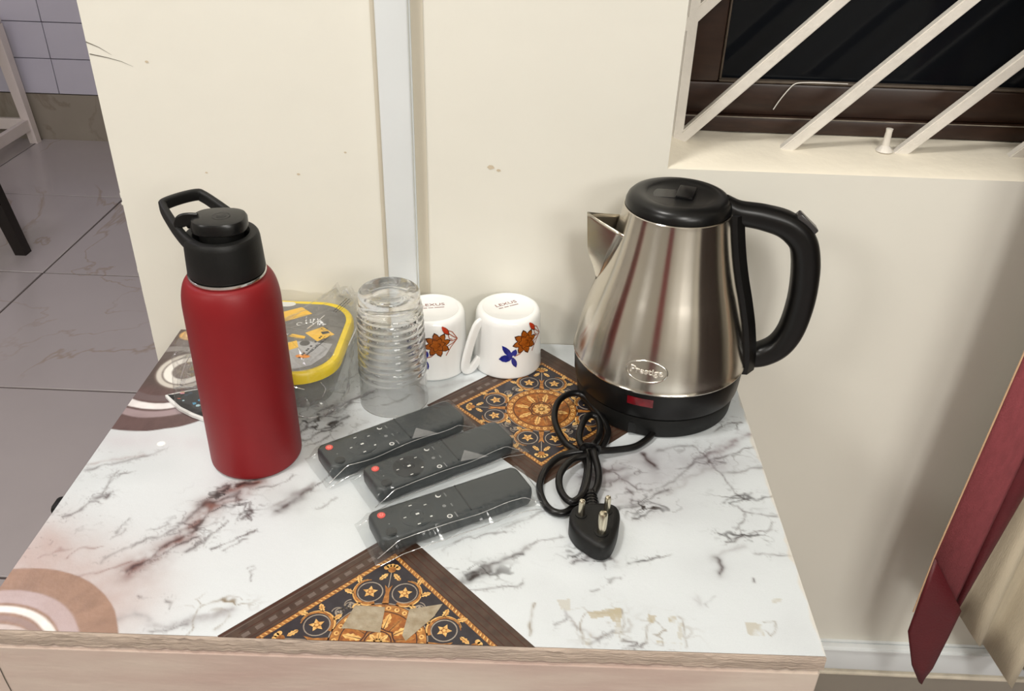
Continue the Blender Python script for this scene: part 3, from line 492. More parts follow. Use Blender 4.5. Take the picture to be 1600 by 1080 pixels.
mx = nt.nodes.new('ShaderNodeVectorMath'); mx.operation = 'SCALE'; nt.links.new(an.outputs[0], mx.inputs[0]); nt.links.new(mr.outputs[0], mx.inputs['Scale']); nt.links.new(mx.outputs[0], pb.inputs['Base Color'])
me.materials.append(sheet_m); sh = bpy.data.objects.new('printed_sheet', me); COL.objects.link(sh); sh.parent = T; sh['label'] = 'white marble patterned vinyl sheet with brown discs'
# body of the table
ply_m = mat('plywood_edge', srgb(184, 166, 151), .75, var=.3, scale=30, stretch=(1, 1, 12), bump=.6, bscale=60)
pan_m = mat('brown_painted_wood', srgb(202, 188, 175), .5, scale=7, col2=srgb(184, 160, 150), stretch=(1, 4, 4), bump=.15, bscale=30)
vs = []
for z in (-.0004, -.012):
    vs += [(0.0004, -.001, z-FZ), (TW-.0004, -.001, z-FZ), (TW-.0004, fy_(TW)+.0008, z-FZ), (.0004, fy_(0)+.0008, z-FZ)]
fix(obj('tabletop_board', vs, [(0, 1, 2, 3), (4, 5, 6, 7), (0, 1, 5, 4), (1, 2, 6, 5), (2, 3, 7, 6), (3, 0, 4, 7)], ply_m, T))
# frayed plywood edge strip in front
vs, fs = [], []; N = 160; random.seed(5)
for i in range(N+1):
    x = TW*i/N; y = fy_(x); wob = random.uniform(-.0009, .0009); w2 = random.uniform(-.0006, .0006)
    vs += [(x, y+.0008, -.0002-FZ), (x, y-.0006+wob*.8, -.0014+w2-FZ), (x, y-.0012+w2, -.006-FZ), (x, y-.0014+wob, -.0118-FZ), (x, y+.0008, -.0126-FZ)]
for i in range(N):
    for k in range(4): a = i*5+k; fs.append((a, a+5, a+6, a+1))
fix(obj('plywood_edge', vs, fs, ply_m, T, smooth=True), .9)['label'] = 'frayed brown plywood front edge'
vs = []
for z in (-.0136, -.50):
    vs += [(0.001, fy_(0)+.016, z-FZ), (TW-.002, fy_(TW)+.016, z-FZ), (TW-.002, fy_(TW)-.0030, z-FZ), (.001, fy_(0)-.0030, z-FZ)]
o = fix(obj('front_panel', vs, [(0, 1, 2, 3), (4, 5, 6, 7), (0, 1, 5, 4), (1, 2, 6, 5), (2, 3, 7, 6), (3, 0, 4, 7)], pan_m, T))
bm = bmesh.new(); bm.from_mesh(o.data); bmesh.ops.bevel(bm, geom=bm.edges[:], offset=.0015, segments=2, affect='EDGES'); bm.to_mesh(o.data); bm.free()
for x0 in (.003, TW-.021): tl(boxes('side_panel', [(x0, x0+.018, fy_(0)+.02, -.02, FZ+.0005, -.013)], pan_m, T))
F = Flat(); F.stroke([(.0123, -.0370), (.0126, -.051), (.0135, -.0660), (.0145, -.08)], .0009, 0, 0)
F.build('panel_scratch', lambda x, y, l: (x, fy_(x)-.0034, y-FZ), [crack_m], T)
tl(boxes('back_panel', [(.022, TW-.022, -.019, -.013, FZ+.05, -.013)], pan_m, T))
tl(boxes('bottom_shelf', [(.022, TW-.022, fy_(0)+.03, -.02, FZ+.18, FZ+.198)], pan_m, T))
tl(boxes('side_latch', [(-.013, .003, -.290, -.272, -.030, -.0085)], black_matte, T, .004, 2))['label'] = 'small black latch on the left side'
# medallion prints
gold_a = mat('print_gold', srgb(190, 130, 62), .35, col2=srgb(118, 68, 28), scale=260)
gold_b = mat('print_light_gold', srgb(236, 196, 124), .35, col2=srgb(192, 136, 68), scale=320)
brown_p = mat('print_brown', srgb(80, 62, 50), .33, col2=srgb(58, 42, 34), scale=90)
navy_p = mat('print_navy', srgb(48, 44, 50), .33, col2=srgb(36, 31, 36), scale=120)
silv_p = mat('print_silver', srgb(170, 160, 146), .35, col2=srgb(128, 112, 96), scale=200)
dent_p = mat('print_dentil', srgb(110, 96, 88), .35, var=.2, scale=200)
line_p = mat('print_dark_red', srgb(72, 34, 20), .35, var=.3, scale=200)
orange_p = mat('print_amber', srgb(172, 104, 40), .35, col2=srgb(120, 64, 22), scale=240)
PM = [brown_p, dent_p, gold_a, navy_p, gold_b, silv_p, line_p, orange_p]
def leaf(F, cx, cy, ang, L, W, mi, lift):
    pr = [(0, .2), (.2, .75), (.32, .55), (.5, 1), (.6, .6), (.75, .75), (1, 0)]
    c, s = math.cos(ang), math.sin(ang); pts = [(t*L, h*W/2) for t, h in pr]+[(t*L, -h*W/2) for t, h in pr[-2::-1]]
    F.poly([(cx+x*c-y*s, cy+x*s+y*c) for x, y in pts], mi, lift)
    F.stroke([(cx, cy), (cx+.9*L*c, cy+.9*L*s)], W*.12, 6, lift+.00004, taper=True)
def star(F, cx, cy, R, mi, lift, a0=PI/2, n=5, inner=.5):
    F.poly([(cx+(R if i % 2 == 0 else R*inner)*math.cos(a0+PI*i/n), cy+(R if i % 2 == 0 else R*inner)*math.sin(a0+PI*i/n)) for i in range(2*n)], mi, lift)
def medallion(cx, cy, H, clip):
    F = Flat(clip); Lf = [.00012+.00005*i for i in range(12)]
    dia = lambda h: [(cx+h, cy), (cx, cy+h), (cx-h, cy), (cx, cy-h)]
    F.poly(dia(H), 0, Lf[0])
    # NW side: dark outline and dentils; other sides: faint stripes
    s2 = math.sqrt(.5)
    def side(k, t, h):   # k 0..3 = NE, NW, SW, SE ; t along -1..1 ; h = L1 distance
        a = PI/4+k*PI/2; n = (math.cos(a), math.sin(a)); tg = (-n[1], n[0]); return (cx+n[0]*h*s2+tg[0]*t, cy+n[1]*h*s2+tg[1]*t)
    for k in range(4):
        if k == 1:
            F.stroke([side(k, -H*s2, H-.0022), side(k, H*s2, H-.0022)], .0012, 6, Lf[1]); F.stroke([side(k, -H*s2+.003, H-.0052), side(k, H*s2-.003, H-.0052)], .0006, 1, Lf[1])
            n = 13
            for i in range(n):
                t = (-.5+(i+.5)/n)*2*.072
                F.poly([side(k, t-.0030, .0962), side(k, t+.0030, .0962), side(k, t+.0030, .1014), side(k, t-.0030, .1014)], 1, Lf[1])
            F.stroke([side(k, -.07, .1045), side(k, .07, .1045)], .0007, 6, Lf[1]); F.stroke([side(k, -.066, .0928), side(k, .066, .0928)], .0007, 6, Lf[1])
        else:
            for h in (.094, .102, .110): F.stroke([side(k, -h*s2, h), side(k, h*s2, h)], .0008, 6, Lf[1])
    F.poly(dia(.0893), 6, Lf[2]); F.poly(dia(.0883), 2, Lf[3])
    for k in range(4):
        n = 34
        for i in range(n):
            t = (-.5+(i+.5)/n)*2*.0605
            F.poly([side(k, t-.0012, .0840), side(k, t+.0001, .0840), side(k, t+.0014, .0874), side(k, t+.0001, .0874)], 4, Lf[4])
            F.poly([side(k, t-.0016, .0840), side(k, t-.0012, .0840), side(k, t+.0001, .0874), side(k, t-.0003, .0874)], 6, Lf[4])
    F.poly(dia(.0832), 3, Lf[5])
    for k in range(4):
        a = k*PI/2; ca, sa = math.cos(a), math.sin(a); R = lambda x, y: (cx+x*ca-y*sa, cy+x*sa+y*ca)
        RA = a
        # flower at the tip
        for i in range(5):
            b = PI/2+(-2+i)*.55; p = R(.0052*math.cos(b), .0705+.0042*math.sin(b)); F.disc(p, .0021, 4, Lf[7], 10)
        F.disc(R(0, .0705), .0032, 2, Lf[8], 12); F.stroke([R(0, .068), R(0, .052)], .0007, 5, Lf[6])
        F.poly([R(-.0028, .034), R(.0028, .034), R(.0014, .047), R(.003, .0545), R(0, .051), R(-.003, .0545), R(-.0014, .047)], 2, Lf[7])
        for s in (-1, 1):
            c = R(s*.0133, .0470)
            ring = [R(s*.0133+.0096*math.cos(t), .0470+.0096*math.sin(t)) for t in np.linspace(0, 2*PI, 26)[:-1]]
            F.stroke(ring, .0009, 5, Lf[6], closed=True)
            star(F, c[0], c[1], .0060, 4, Lf[7], RA+PI/2); star(F, c[0], c[1], .0034, 2, Lf[8], RA+PI/2+.6); F.disc(c, .0013, 4, Lf[9], 8)
            # acanthus arm round the outside of the ring
            arm = [R(s*(.0133+.0122*math.cos(t)), .0470+.0122*math.sin(t)) for t in np.linspace(-2.0, 1.5, 16)]
            F.stroke(arm, .0046, 2, Lf[7], taper=True); F.stroke([R(s*(.0133+.0132*math.cos(t)), .0470+.0132*math.sin(t)) for t in np.linspace(-1.8, 1.3, 14)], .0014, 4, Lf[8], taper=True)
            for (t, L, W, da) in ((-.15, .0085, .005, .55), (.75, .0085, .005, .5), (-1.1, .0075, .005, .3)):
                p = (s*(.0133+.0125*math.cos(t)), .0470+.0125*math.sin(t)); an = t+da
                d = (s*math.cos(an), math.sin(an)); P0 = R(*p); D = (d[0]*ca-d[1]*sa, d[0]*sa+d[1]*ca)
                leaf(F, P0[0], P0[1], math.atan2(D[1], D[0]), L, W, 4, Lf[8])
            p0 = R(s*.008, .0595); d = (s*-.5, .6); D = (d[0]*ca-d[1]*sa, d[0]*sa+d[1]*ca); leaf(F, p0[0], p0[1], math.atan2(D[1], D[0]), .009, .0048, 4, Lf[8])
            # silver spirals towards the edge middle
            for (sx, sy, r0, dr) in ((.0335, .0262, .0052, 1), (.0268, .0322, .0046, -1)):
                q_ = (s*sx, sy)
                F.stroke([R(q_[0]+s*dr*r0*(1-t/9)*math.cos(t), q_[1]+r0*(1-t/9)*math.sin(t)) for t in np.linspace(0, 8, 26)], .0008, 5, Lf[6])
                F.disc(R(*q_), .0011, 5, Lf[7], 8)
    c = (cx, cy)
    F.disc(c, .0366, 5, Lf[7], 48); F.disc(c, .0358, 6, Lf[8], 48); F.disc(c, .0352, 2, Lf[9], 48)
    for i in range(30):
        a = 2*PI*i/30; F.disc((cx+.0318*math.cos(a), cy+.0318*math.sin(a)), .0021, 4, Lf[10], 8); F.disc((cx+.0318*math.cos(a), cy+.0318*math.sin(a)), .0009, 7, Lf[11], 6)
    F.ring(c, .0284, .0009, 6, Lf[10], 44); F.disc(c, .0278, 7, Lf[10], 44)
    for i in range(16):
        a = 2*PI*(i+.5)/16; leaf(F, cx+.0125*math.cos(a), cy+.0125*math.sin(a), a, .0148, .0066 if i % 2 else .0050, 4 if i % 2 else 2, Lf[11]+(.00003 if i % 2 else 0))
    star(F, cx, cy, .0138, 6, Lf[11]+.0001, 0, 8, .86); star(F, cx, cy, .0122, 2, Lf[11]+.00014, 0, 8, .88); F.ring(c, .0098, .0012, 6, Lf[11]+.00018, 24)
    for i in range(8):
        a = 2*PI*i/8; leaf(F, cx+.001*math.cos(a), cy+.001*math.sin(a), a, .0085, .0048, 4, Lf[11]+.0002)
    F.disc(c, .0019, 4, Lf[11]+.0003, 10)
    o = F.build('medallion_print', lambda x, y, l: (x, y, l-FZ), PM, T); return o
medallion(.413, -.128, .1165, [(0, -1, .001), (-1, 0, -TW)])['label'] = 'brown and gold medallion square beside the kettle'
medallion(.295, -.422, .1165, [(-.0137, 1, -.4261+.0006)])['label'] = 'brown and gold medallion triangle at the front edge'
tape_m = mat('old_tape', srgb(168, 156, 134), .4, col2=srgb(140, 124, 98), scale=120, bump=.4, bscale=150)
for P in ([(.2727, -.389), (.2956, -.3896), (.2956, -.4134), (.2720, -.411), (.2665, -.4112)], [(.3140, -.3905), (.3386, -.3841), (.3330, -.397), (.3152, -.4198), (.3120, -.415)]):
    F = Flat(); F.poly(P, 0, .0009); F.build('tape_scrap', lambda x, y, l: (x, y, l-FZ), [tape_m], T)

# ------------------------------------------------------------- red bottle
bt = empty('water_bottle', (.1485, -.2137, 0), 'tall matte red steel bottle with a black carry-loop cap', 'bottle')
pr = [(0, .0004), (.0375, .0004), (.0395, .0012), (.0406, .003), (.0408, .006), (.0404, .06), (.0400, .12), (.0398, .160)]
for i in range(1, 11):
    a = PI/2*i/10; pr.append((.0318+.0080*math.cos(a), .160+.0260*math.sin(a)))
pr += [(.0300, .1865), (.0300, .189)]
lathe('body', pr, red_coat, bt, 112, .9)
lathe('neck_ring', [(.0296, .1860), (.0308, .1868), (.0313, .188), (.0312, .1902), (.0285, .1911)], chrome_m, bt)['label'] = 'bright steel neck ring'
cp = lathe('cap', [(.0285, .1911), (.0303, .1912), (.0308, .1920), (.0302, .207), (.0296, .2185), (.0290, .2215), (.0278, .2232), (.0262, .2236), (.0222, .2236), (.0214, .2226), (.0210, .2120), (0, .2120)], black_matte, bt, 96, .7); cp['label'] = 'black screw cap'
# carry loop, leaning to the far left
ua = math.radians(140); ux, uy = math.cos(ua), math.sin(ua); vx, vy = -uy, ux
def L3(d, s, z): return (ux*d+vx*s, uy*d+vy*s, z)
path = spline([L3(-.014, .0205, .2160), L3(.006, .0242, .2188), L3(.024, .0234, .2240), L3(.042, .0204, .2300), L3(.0525, .0178, .2335), L3(.0562, .0145, .2350), L3(.0572, 0, .2356), L3(.0562, -.0145, .2350), L3(.0525, -.0178, .2335), L3(.042, -.0204, .2300), L3(.024, -.0234, .2240), L3(.006, -.0242, .2188), L3(-.014, -.0205, .2160)], 5)
sc = []
for i in range(len(path)):
    t = abs(i/(len(path)-1)-.5)*2; sc.append(.90+.22*t*t)
lp = sweep('carry_loop', path, rrect(.0066, .0106, .0022, 3), black_matte, cp, up=(0, 0, 1), scales=sc)
hub = lathe('spout_hub', [(.0172, .2120), (.0172, .2270), (.016, .2280), (0, .2280)], black_matte, cp, 48)
# D-shaped flip lid with a hooked tab
out = []
for i in range(25):
    a = -PI/2+PI*i/24; out.append((-.002-.019*math.cos(a), .0205*math.sin(a)))
out = out[::-1]
out = [(-x, y) for x, y in out]
fl = [(-.018, -.0150), (-.018, .0150)]
outl = []
for i in range(40):
    a = 2*PI*i/40; ex = 2.6; c, s = math.cos(a), math.sin(a)
    outl.append((.0215*math.copysign(abs(c)**(2/ex), c), .0190*math.copysign(abs(s)**(2/ex), s)))
fo = prism('flip_lid', outl, [(.2272, .0015), (.2282, 0), (.2350, 0), (.2370, .0012), (.2377, .004)], black_lid, bt); fo.rotation_euler = (0, 0, math.radians(186))
tabp = sweep('lid_tab', spline([(.016, 0, .2335), (.0225, 0, .2338), (.0272, 0, .2330), (.0290, 0, .2305), (.0285, 0, .2285)], 5), rrect(.013, .0035, .0014, 3), black_lid, fo, up=(0, 1, 0.001))
for r in (.0062, .0055):
    pass
F = Flat(); F.ring((-.002, 0), .0068, .0006, 0, 0, 36); F.ring((-.002, 0), .0036, .0006, 0, 0, 20, .5, 5.2); F.stroke([(-.005, -.001), (-.001, .001), (.002, -.001)], .0007, 0, 0)
F.build('lid_emblem', lambda x, y, l: (x, y, .2381), [mat('lid_emboss', srgb(44, 44, 43), .5, var=.1)], fo)

# ------------------------------------------------------------- lunch box in its plastic bag
lx0, lx1, ly0, ly1 = .080, .2105, -.157, -.010
lcx, lcy = (lx0+lx1)/2, (ly0+ly1)/2; lw, lh = lx1-lx0, ly1-ly0
LB = empty('lunch_box', (lcx, lcy, 0), 'grey and yellow lidded lunch box in a crinkled clear bag behind the red bottle', 'lunch box')
box_m = film_mat('smoky_clear_plastic', (.86, .86, .85, 1), .05, .15, .04)
prism('box_body', rrect(lw-.022, lh-.022, .030, 8), [(.001, .004), (.004, 0), (.036, -.004), (.0375, -.004)], box_m, LB)
rim = prism('lid_rim', rrect(lw, lh, .042, 10), [(.0375, .002), (.0385, 0), (.0465, 0), (.0495, .002), (.0502, .004), (.0490, .0080)], yellow_m, LB); rim['label'] = 'bright yellow lid rim'
lidg = mat('grey_lid_print', srgb(128, 126, 122), .3, col2=srgb(96, 94, 90), scale=18)
ltop = prism('lid_panel', rrect(lw-.0145, lh-.0145, .037, 10), [(.0490, 0), (.0497, .0004)], lidg, LB); ltop['label'] = 'dark grey printed lid panel'
F = Flat()
off = lambda P: [(x-lcx, y-lcy) for x, y in P]
F.poly(off([(.128, -.040), (.150, -.0253), (.1644, -.0385), (.136, -.0600)]), 0, 0)
F.poly(off([(.1660, -.0785), (.1814, -.0647), (.1968, -.0794), (.1821, -.0940)]), 0, 0)
F.poly(off([(.1500, -.0870), (.1536, -.0812), (.168, -.0850), (.168, -.0900)]), 0, .00002)
F.poly(off([(.1500, -.1010), (.1611, -.0937), (.166, -.1070), (.1560, -.1140)]), 0, 0)
F.disc(off([(.1705, -.0985)])[0], .0052, 2, .00002, 16)
F.poly(off([(.100, -.108), (.150, -.098), (.172, -.094), (.1985, -.098), (.196, -.120), (.186, -.138), (.172, -.1455), (.100, -.1460)]), 3, -.00003)
F.poly([(lcx*0+x-lcx+.0, y-lcy) for x, y in [(.1657+.0035*math.cos(t)*2.1+.0085, -.1228+.0035*math.sin(t)) for t in np.linspace(0, 2*PI, 17)[:-1]]], 1, .00003)
F.poly([(x-lcx, y-lcy) for x, y in [(.1310+.011*math.cos(t), -.0195+.006*math.sin(t)) for t in np.linspace(0, 2*PI, 21)[:-1]]], 4, .00002)
F.ring(off([(.1560, -.0610)])[0], .0028, .0010, 4, .00003, 14, .6, 5.2)
F.stroke(off([(.148, -.069), (.165, -.058), (.180, -.050)]), .0012, 5, .00002); F.stroke(off([(.140, -.067), (.170, -.0745)]), .0009, 5, .00002)
F.build('lid_print', lambda x, y, l: (x, y, .04985+l), [mat('print_yellow', srgb(240, 190, 62), .35, var=.05), mat('print_orange', srgb(240, 150, 50), .35, var=.08), mat('print_dark', srgb(86, 84, 82), .4, var=.1), mat('print_pale', srgb(176, 176, 176), .35, var=.06), print_white, mat('print_mid', srgb(150, 148, 144), .4, var=.1)], LB)
# the bag: crumpled closed film, with standing crests
def bag():
    vs, fs = [], []; NU, NV = 84, 22; rs = np.random.RandomState(11)
    hx, hy = .088, .0835
    for j in range(NV):
        t = j/(NV-1); z = .058*math.sin(PI/2*min(1, t*1.35))**.8 if t < .74 else .058
        sh = 1 if t < .62 else 1-(t-.62)/.38
        for i in range(NU):
            a = 2*PI*i/NU; c, s = math.cos(a), math.sin(a); e = 3.4
            x = hx*math.copysign(abs(c)**(2/e), c); y = hy*math.copysign(abs(s)**(2/e), s)
            fl = 1+.10*(1-t)**3*(1+math.sin(5*a+1))
            cr = float(vnoise(np.array(a*7.5), np.array(t*9.0), 1, 5)-.5); cr2 = float(vnoise(np.array(a*22.), np.array(t*20.), 1, 9)-.5)
            k = sh*(fl+.05*cr*(t < .8)); zz = max(.0006, z+(.012*cr+.006*cr2)*min(1, t*2))
            if t > .5: zz = max(zz, .0525)
            yy = max(min(y*k, hy*1.02), -.0795-.006*(1-t)*0); 
            vs.append((x*k*(1 if k < 1.06 else 1.06/k)-.012, yy, zz))
    for j in range(NV-1):
        for i in range(NU): fs.append((j*NU+i, j*NU+(i+1) % NU, (j+1)*NU+(i+1) % NU, (j+1)*NU+i))
    return obj('plastic_bag', vs, fs, film_bag, LB)
bg = bag(); bg['label'] = 'crinkled clear plastic bag'
film_crest = film_mat('film_crest', (.95, .95, .95, 1), .16, .08, .05)
def crest(pts, h, seed, lean=(0, 0)):
    vs, fs = [], []; P = spline(pts, 6); n = len(P); rs = random.Random(seed)
    for i, p in enumerate(P):
        hh = h*math.sin(PI*(i+.4)/(n-.2))**.6*(1+rs.uniform(-.3, .3))
        for k in range(4):
            t = k/3; vs.append((p.x+lean[0]*t+rs.uniform(-.0018, .0018), p.y+lean[1]*t+rs.uniform(-.0018, .0018), p.z+hh*t))
    for i in range(n-1):
        for k in range(3): a = i*4+k; fs.append((a, a+4, a+5, a+1))
    return obj('bag_crest', vs, fs, film_crest, LB)
crest([(.020, .066, .055), (.045, .062, .056), (.068, .050, .052), (.074, .030, .050)], .024, 2, (.006, .0))
crest([(.066, .02, .035), (.069, -.02, .02), (.070, -.045, .008)], .010, 6, (.003, 0))
crest([(-.066, -.03, .03), (-.076, -.05, .015), (-.088, -.046, .006)], .016, 7, (-.010, -.006))
crest([(.052, -.078, .004), (.062, -.076, .006), (.070, -.066, .003), (.072, -.05, .002)], .012, 12, (.003, -.002))
crest([(.058, -.070, .030), (.066, -.055, .022), (.068, -.030, .016)], .014, 13, (.003, 0))
crest([(-.098, -.040, .006), (-.090, -.020, .020), (-.080, .005, .034)], .014, 14, (-.006, 0))
crest([(.02, -.0768, .020), (.045, -.0765, .012), (.066, -.070, .006)], .013, 9, (.004, -.001))
glint_b = film_mat('bag_fold_glint', (.95, .95, .95, 1), .5, .12, .5)  # bright tubes painting highlights along the folds of the bag
for P in ([(.165, -.1615, .046), (.174, -.162, .040), (.183, -.160, .036)], [(.176, -.164, .008), (.186, -.164, .005), (.194, -.162, .006)], [(.196, -.030, .0705), (.199, -.026, .0735), (.203, -.028, .0700), (.2, -.026, .0755)], [(.183, -.060, .0605), (.179, -.072, .0605), (.172, -.088, .0605)],
          [(.197, -.150, .038), (.2, -.149, .030), (.1985, -.151, .022)], [(.170, -.164, .03), (.168, -.164, .022)], [(.2145, -.10, .05), (.217, -.07, .052), (.216, -.04, .05)], [(.203, -.158, .012), (.210, -.15, .006), (.216, -.135, .003)], [(.055, -.140, .030), (.062, -.128, .045), (.070, -.110, .055)], [(.048, -.142, .018), (.058, -.150, .026), (.072, -.155, .030)]):
    sweep('bag_fold_glint', [Vector((p.x-lcx, p.y-lcy, p.z)) for p in spline([(a+random.uniform(-.001, .001), b, c) for a, b, c in P], 4)], circ(.0006, 5), glint_b, LB)
ink = mat('film_ink', srgb(40, 40, 42), .6, var=.1)
F = Flat()
for k, (x0, y0, x1, y1, w_) in enumerate(((.176, -.142, .189, -.099, .0022), (.1795, -.1425, .1925, -.0995, .0007), (.1825, -.136, .1945, -.099, .0014), (.1855, -.130, .196, -.100, .0007), (.1875, -.124, .1975, -.097, .0012))):
    n = 16
    for i in range(n):
        if random.random() < .18: continue
        a, b = i/n, (i+.72)/n; F.stroke([(x0+(x1-x0)*a-lcx, y0+(y1-y0)*a-lcy), (x0+(x1-x0)*b-lcx, y0+(y1-y0)*b-lcy)], w_, 0, 0)
F.poly(off([(.186, -.092), (.193, -.0895), (.196, -.0935), (.189, -.0965)]), 0, 0)
F.ring(off([(.1885, -.0855)])[0], .0034, .0007, 0, 0, 4)
for k, (x0, y0, x1, y1, w_) in enumerate(((.190, -.050, .199, -.019, .0012), (.193, -.051, .202, -.020, .0010), (.1962, -.050, .204, -.024, .0006))):
    for i in range(9): F.stroke([(x0+(x1-x0)*i/9-lcx, y0+(y1-y0)*i/9-lcy), (x0+(x1-x0)*(i+.7)/9-lcx, y0+(y1-y0)*(i+.7)/9-lcy)], w_, 0, 0)
bpq = F.build('bag_print', lambda x, y, l: (x, y, .0600), [ink], LB); bpq['label'] = 'small black printed lines on the clear bag'; bpq['kind'] = 'stuff'
# printed card lying under the bag's left corner
PC = empty('printed_card', (.07, -.125, 0), 'dark comic printed card with white rim, half hidden left of the red bottle', 'card')
co = [(.033, -.1350), (.0415, -.1440), (.0540, -.1555), (.0708, -.1655), (.0893, -.1735), (.100, -.165), (.100, -.100), (.070, -.1180), (.0520, -.1250), (.0400, -.1310)]
co = [(x-.07, y+.125) for x, y in co]
card_w = mat('white_card', srgb(225, 225, 222), .4, var=.03)
card_d = mat('comic_print_dark', srgb(26, 30, 32), .35, var=.3, scale=120)
prism('card', co, [(.0008, 0), (.0040, 0), (.0044, .0004)], card_w, PC)
ins = prism('print_field', co, [(.0045, .0026), (.0047, .0026)], card_d, PC); ins['label'] = 'dark comic print'
F = Flat([]); F.clip = None; rs = random.Random(21)
for i in range(46):
    x = rs.uniform(.046, .096)-.07; y = rs.uniform(-.160, -.122)+.125
    if y+.04 < -1.05*(x+.03)*.9+.012 or y > .001-.1*(x+.03) or y < -.033-.62*(x-.0)+.004: continue
    a = rs.uniform(0, 6.28); s = rs.uniform(.0014, .0032)
    F.poly([(x+s*rs.uniform(.6, 1.6)*math.cos(a+t), y+s*rs.uniform(.4, 1.2)*math.sin(a+t)) for t in (0, 1.2, 2.4, 3.4, 4.8)], rs.choice([0, 0, 1, 2, 3, 4, 5]), .0001*rs.random())
F.build('comic_shapes', lambda x, y, l: (x, y, .0048+l), [mat('comic_pale_blue', srgb(170, 205, 215), .35, var=.1), mat('comic_blue', srgb(60, 150, 190), .35, var=.1), mat('comic_red', srgb(190, 90, 70), .35, var=.1), mat('comic_pink', srgb(222, 150, 170), .35, var=.1), mat('comic_tan', srgb(190, 160, 120), .35, var=.1), mat('comic_navy', srgb(40, 60, 80), .35, var=.1)], PC)

# ------------------------------------------------------------- tumbler, upside down
gl = empty('glass_tumbler', (.2625, -.1181, 0), 'clear ribbed glass tumbler standing upside down in front of the white mug', 'glass')
po = []
for i in range(120):
    z = .0006+.1200*i/119
    r = .0346-.0042*(z/.12)-(.0008 if z > .112 else 0)
    if .034 < z < .106:
        ph = ((z-.034)/.0075) % 1; r += .0017*math.sin(PI*ph)**.8-.0006
    po.append((r, z))
for i in range(1, 9):
    a = PI/2*i/8; po.append((.0250+.0048*math.cos(a), .1206+.0056*math.sin(a)))
po += [(.020, .1258), (.0172, .1246), (.0150, .1228), (.008, .1220), (0, .1220)]
pi_ = [(0, .110), (.012, .1098), (.020, .1085), (.0248, .104), (.0265, .098), (.0285, .06), (.0312, .02), (.0322, .003), (.0332, .0006)]
lathe('vessel', pi_[::1][::-1][::-1]+po, glass_m, gl, 96, 1.2)

# ------------------------------------------------------------- two mugs, upside down
bro = mat('flower_brown', srgb(176, 96, 28), .2, col2=srgb(140, 70, 18), scale=260); bro_l = mat('flower_outline', srgb(72, 34, 14), .25, var=.1)
blu = mat('flower_blue', srgb(30, 44, 150), .2, col2=srgb(16, 24, 100), scale=200); redm = mat('bud_red', srgb(196, 62, 34), .2, var=.2, scale=200); stm = mat('stem_rust', srgb(172, 96, 70), .25, var=.2); txt_m = mat('stamp_rust', srgb(138, 76, 64), .3, var=.1)
mp_ = [(.0345, .0010), (.0360, .0004), (.0372, .0012), (.0373, .003), (.0366, .012), (.0358, .030), (.0351, .050), (.0346, .0605), (.0336, .0652), (.0318, .0678), (.0298, .0688), (.0280, .0688), (.0270, .0682), (.0262, .0674), (0, .0674)]
def mr_(z):
    for (r0, z0), (r1, z1) in zip(mp_[3:], mp_[4:]):
        if z0 <= z <= z1: return r0+(r1-r0)*(z-z0)/(z1-z0)
    return .0365
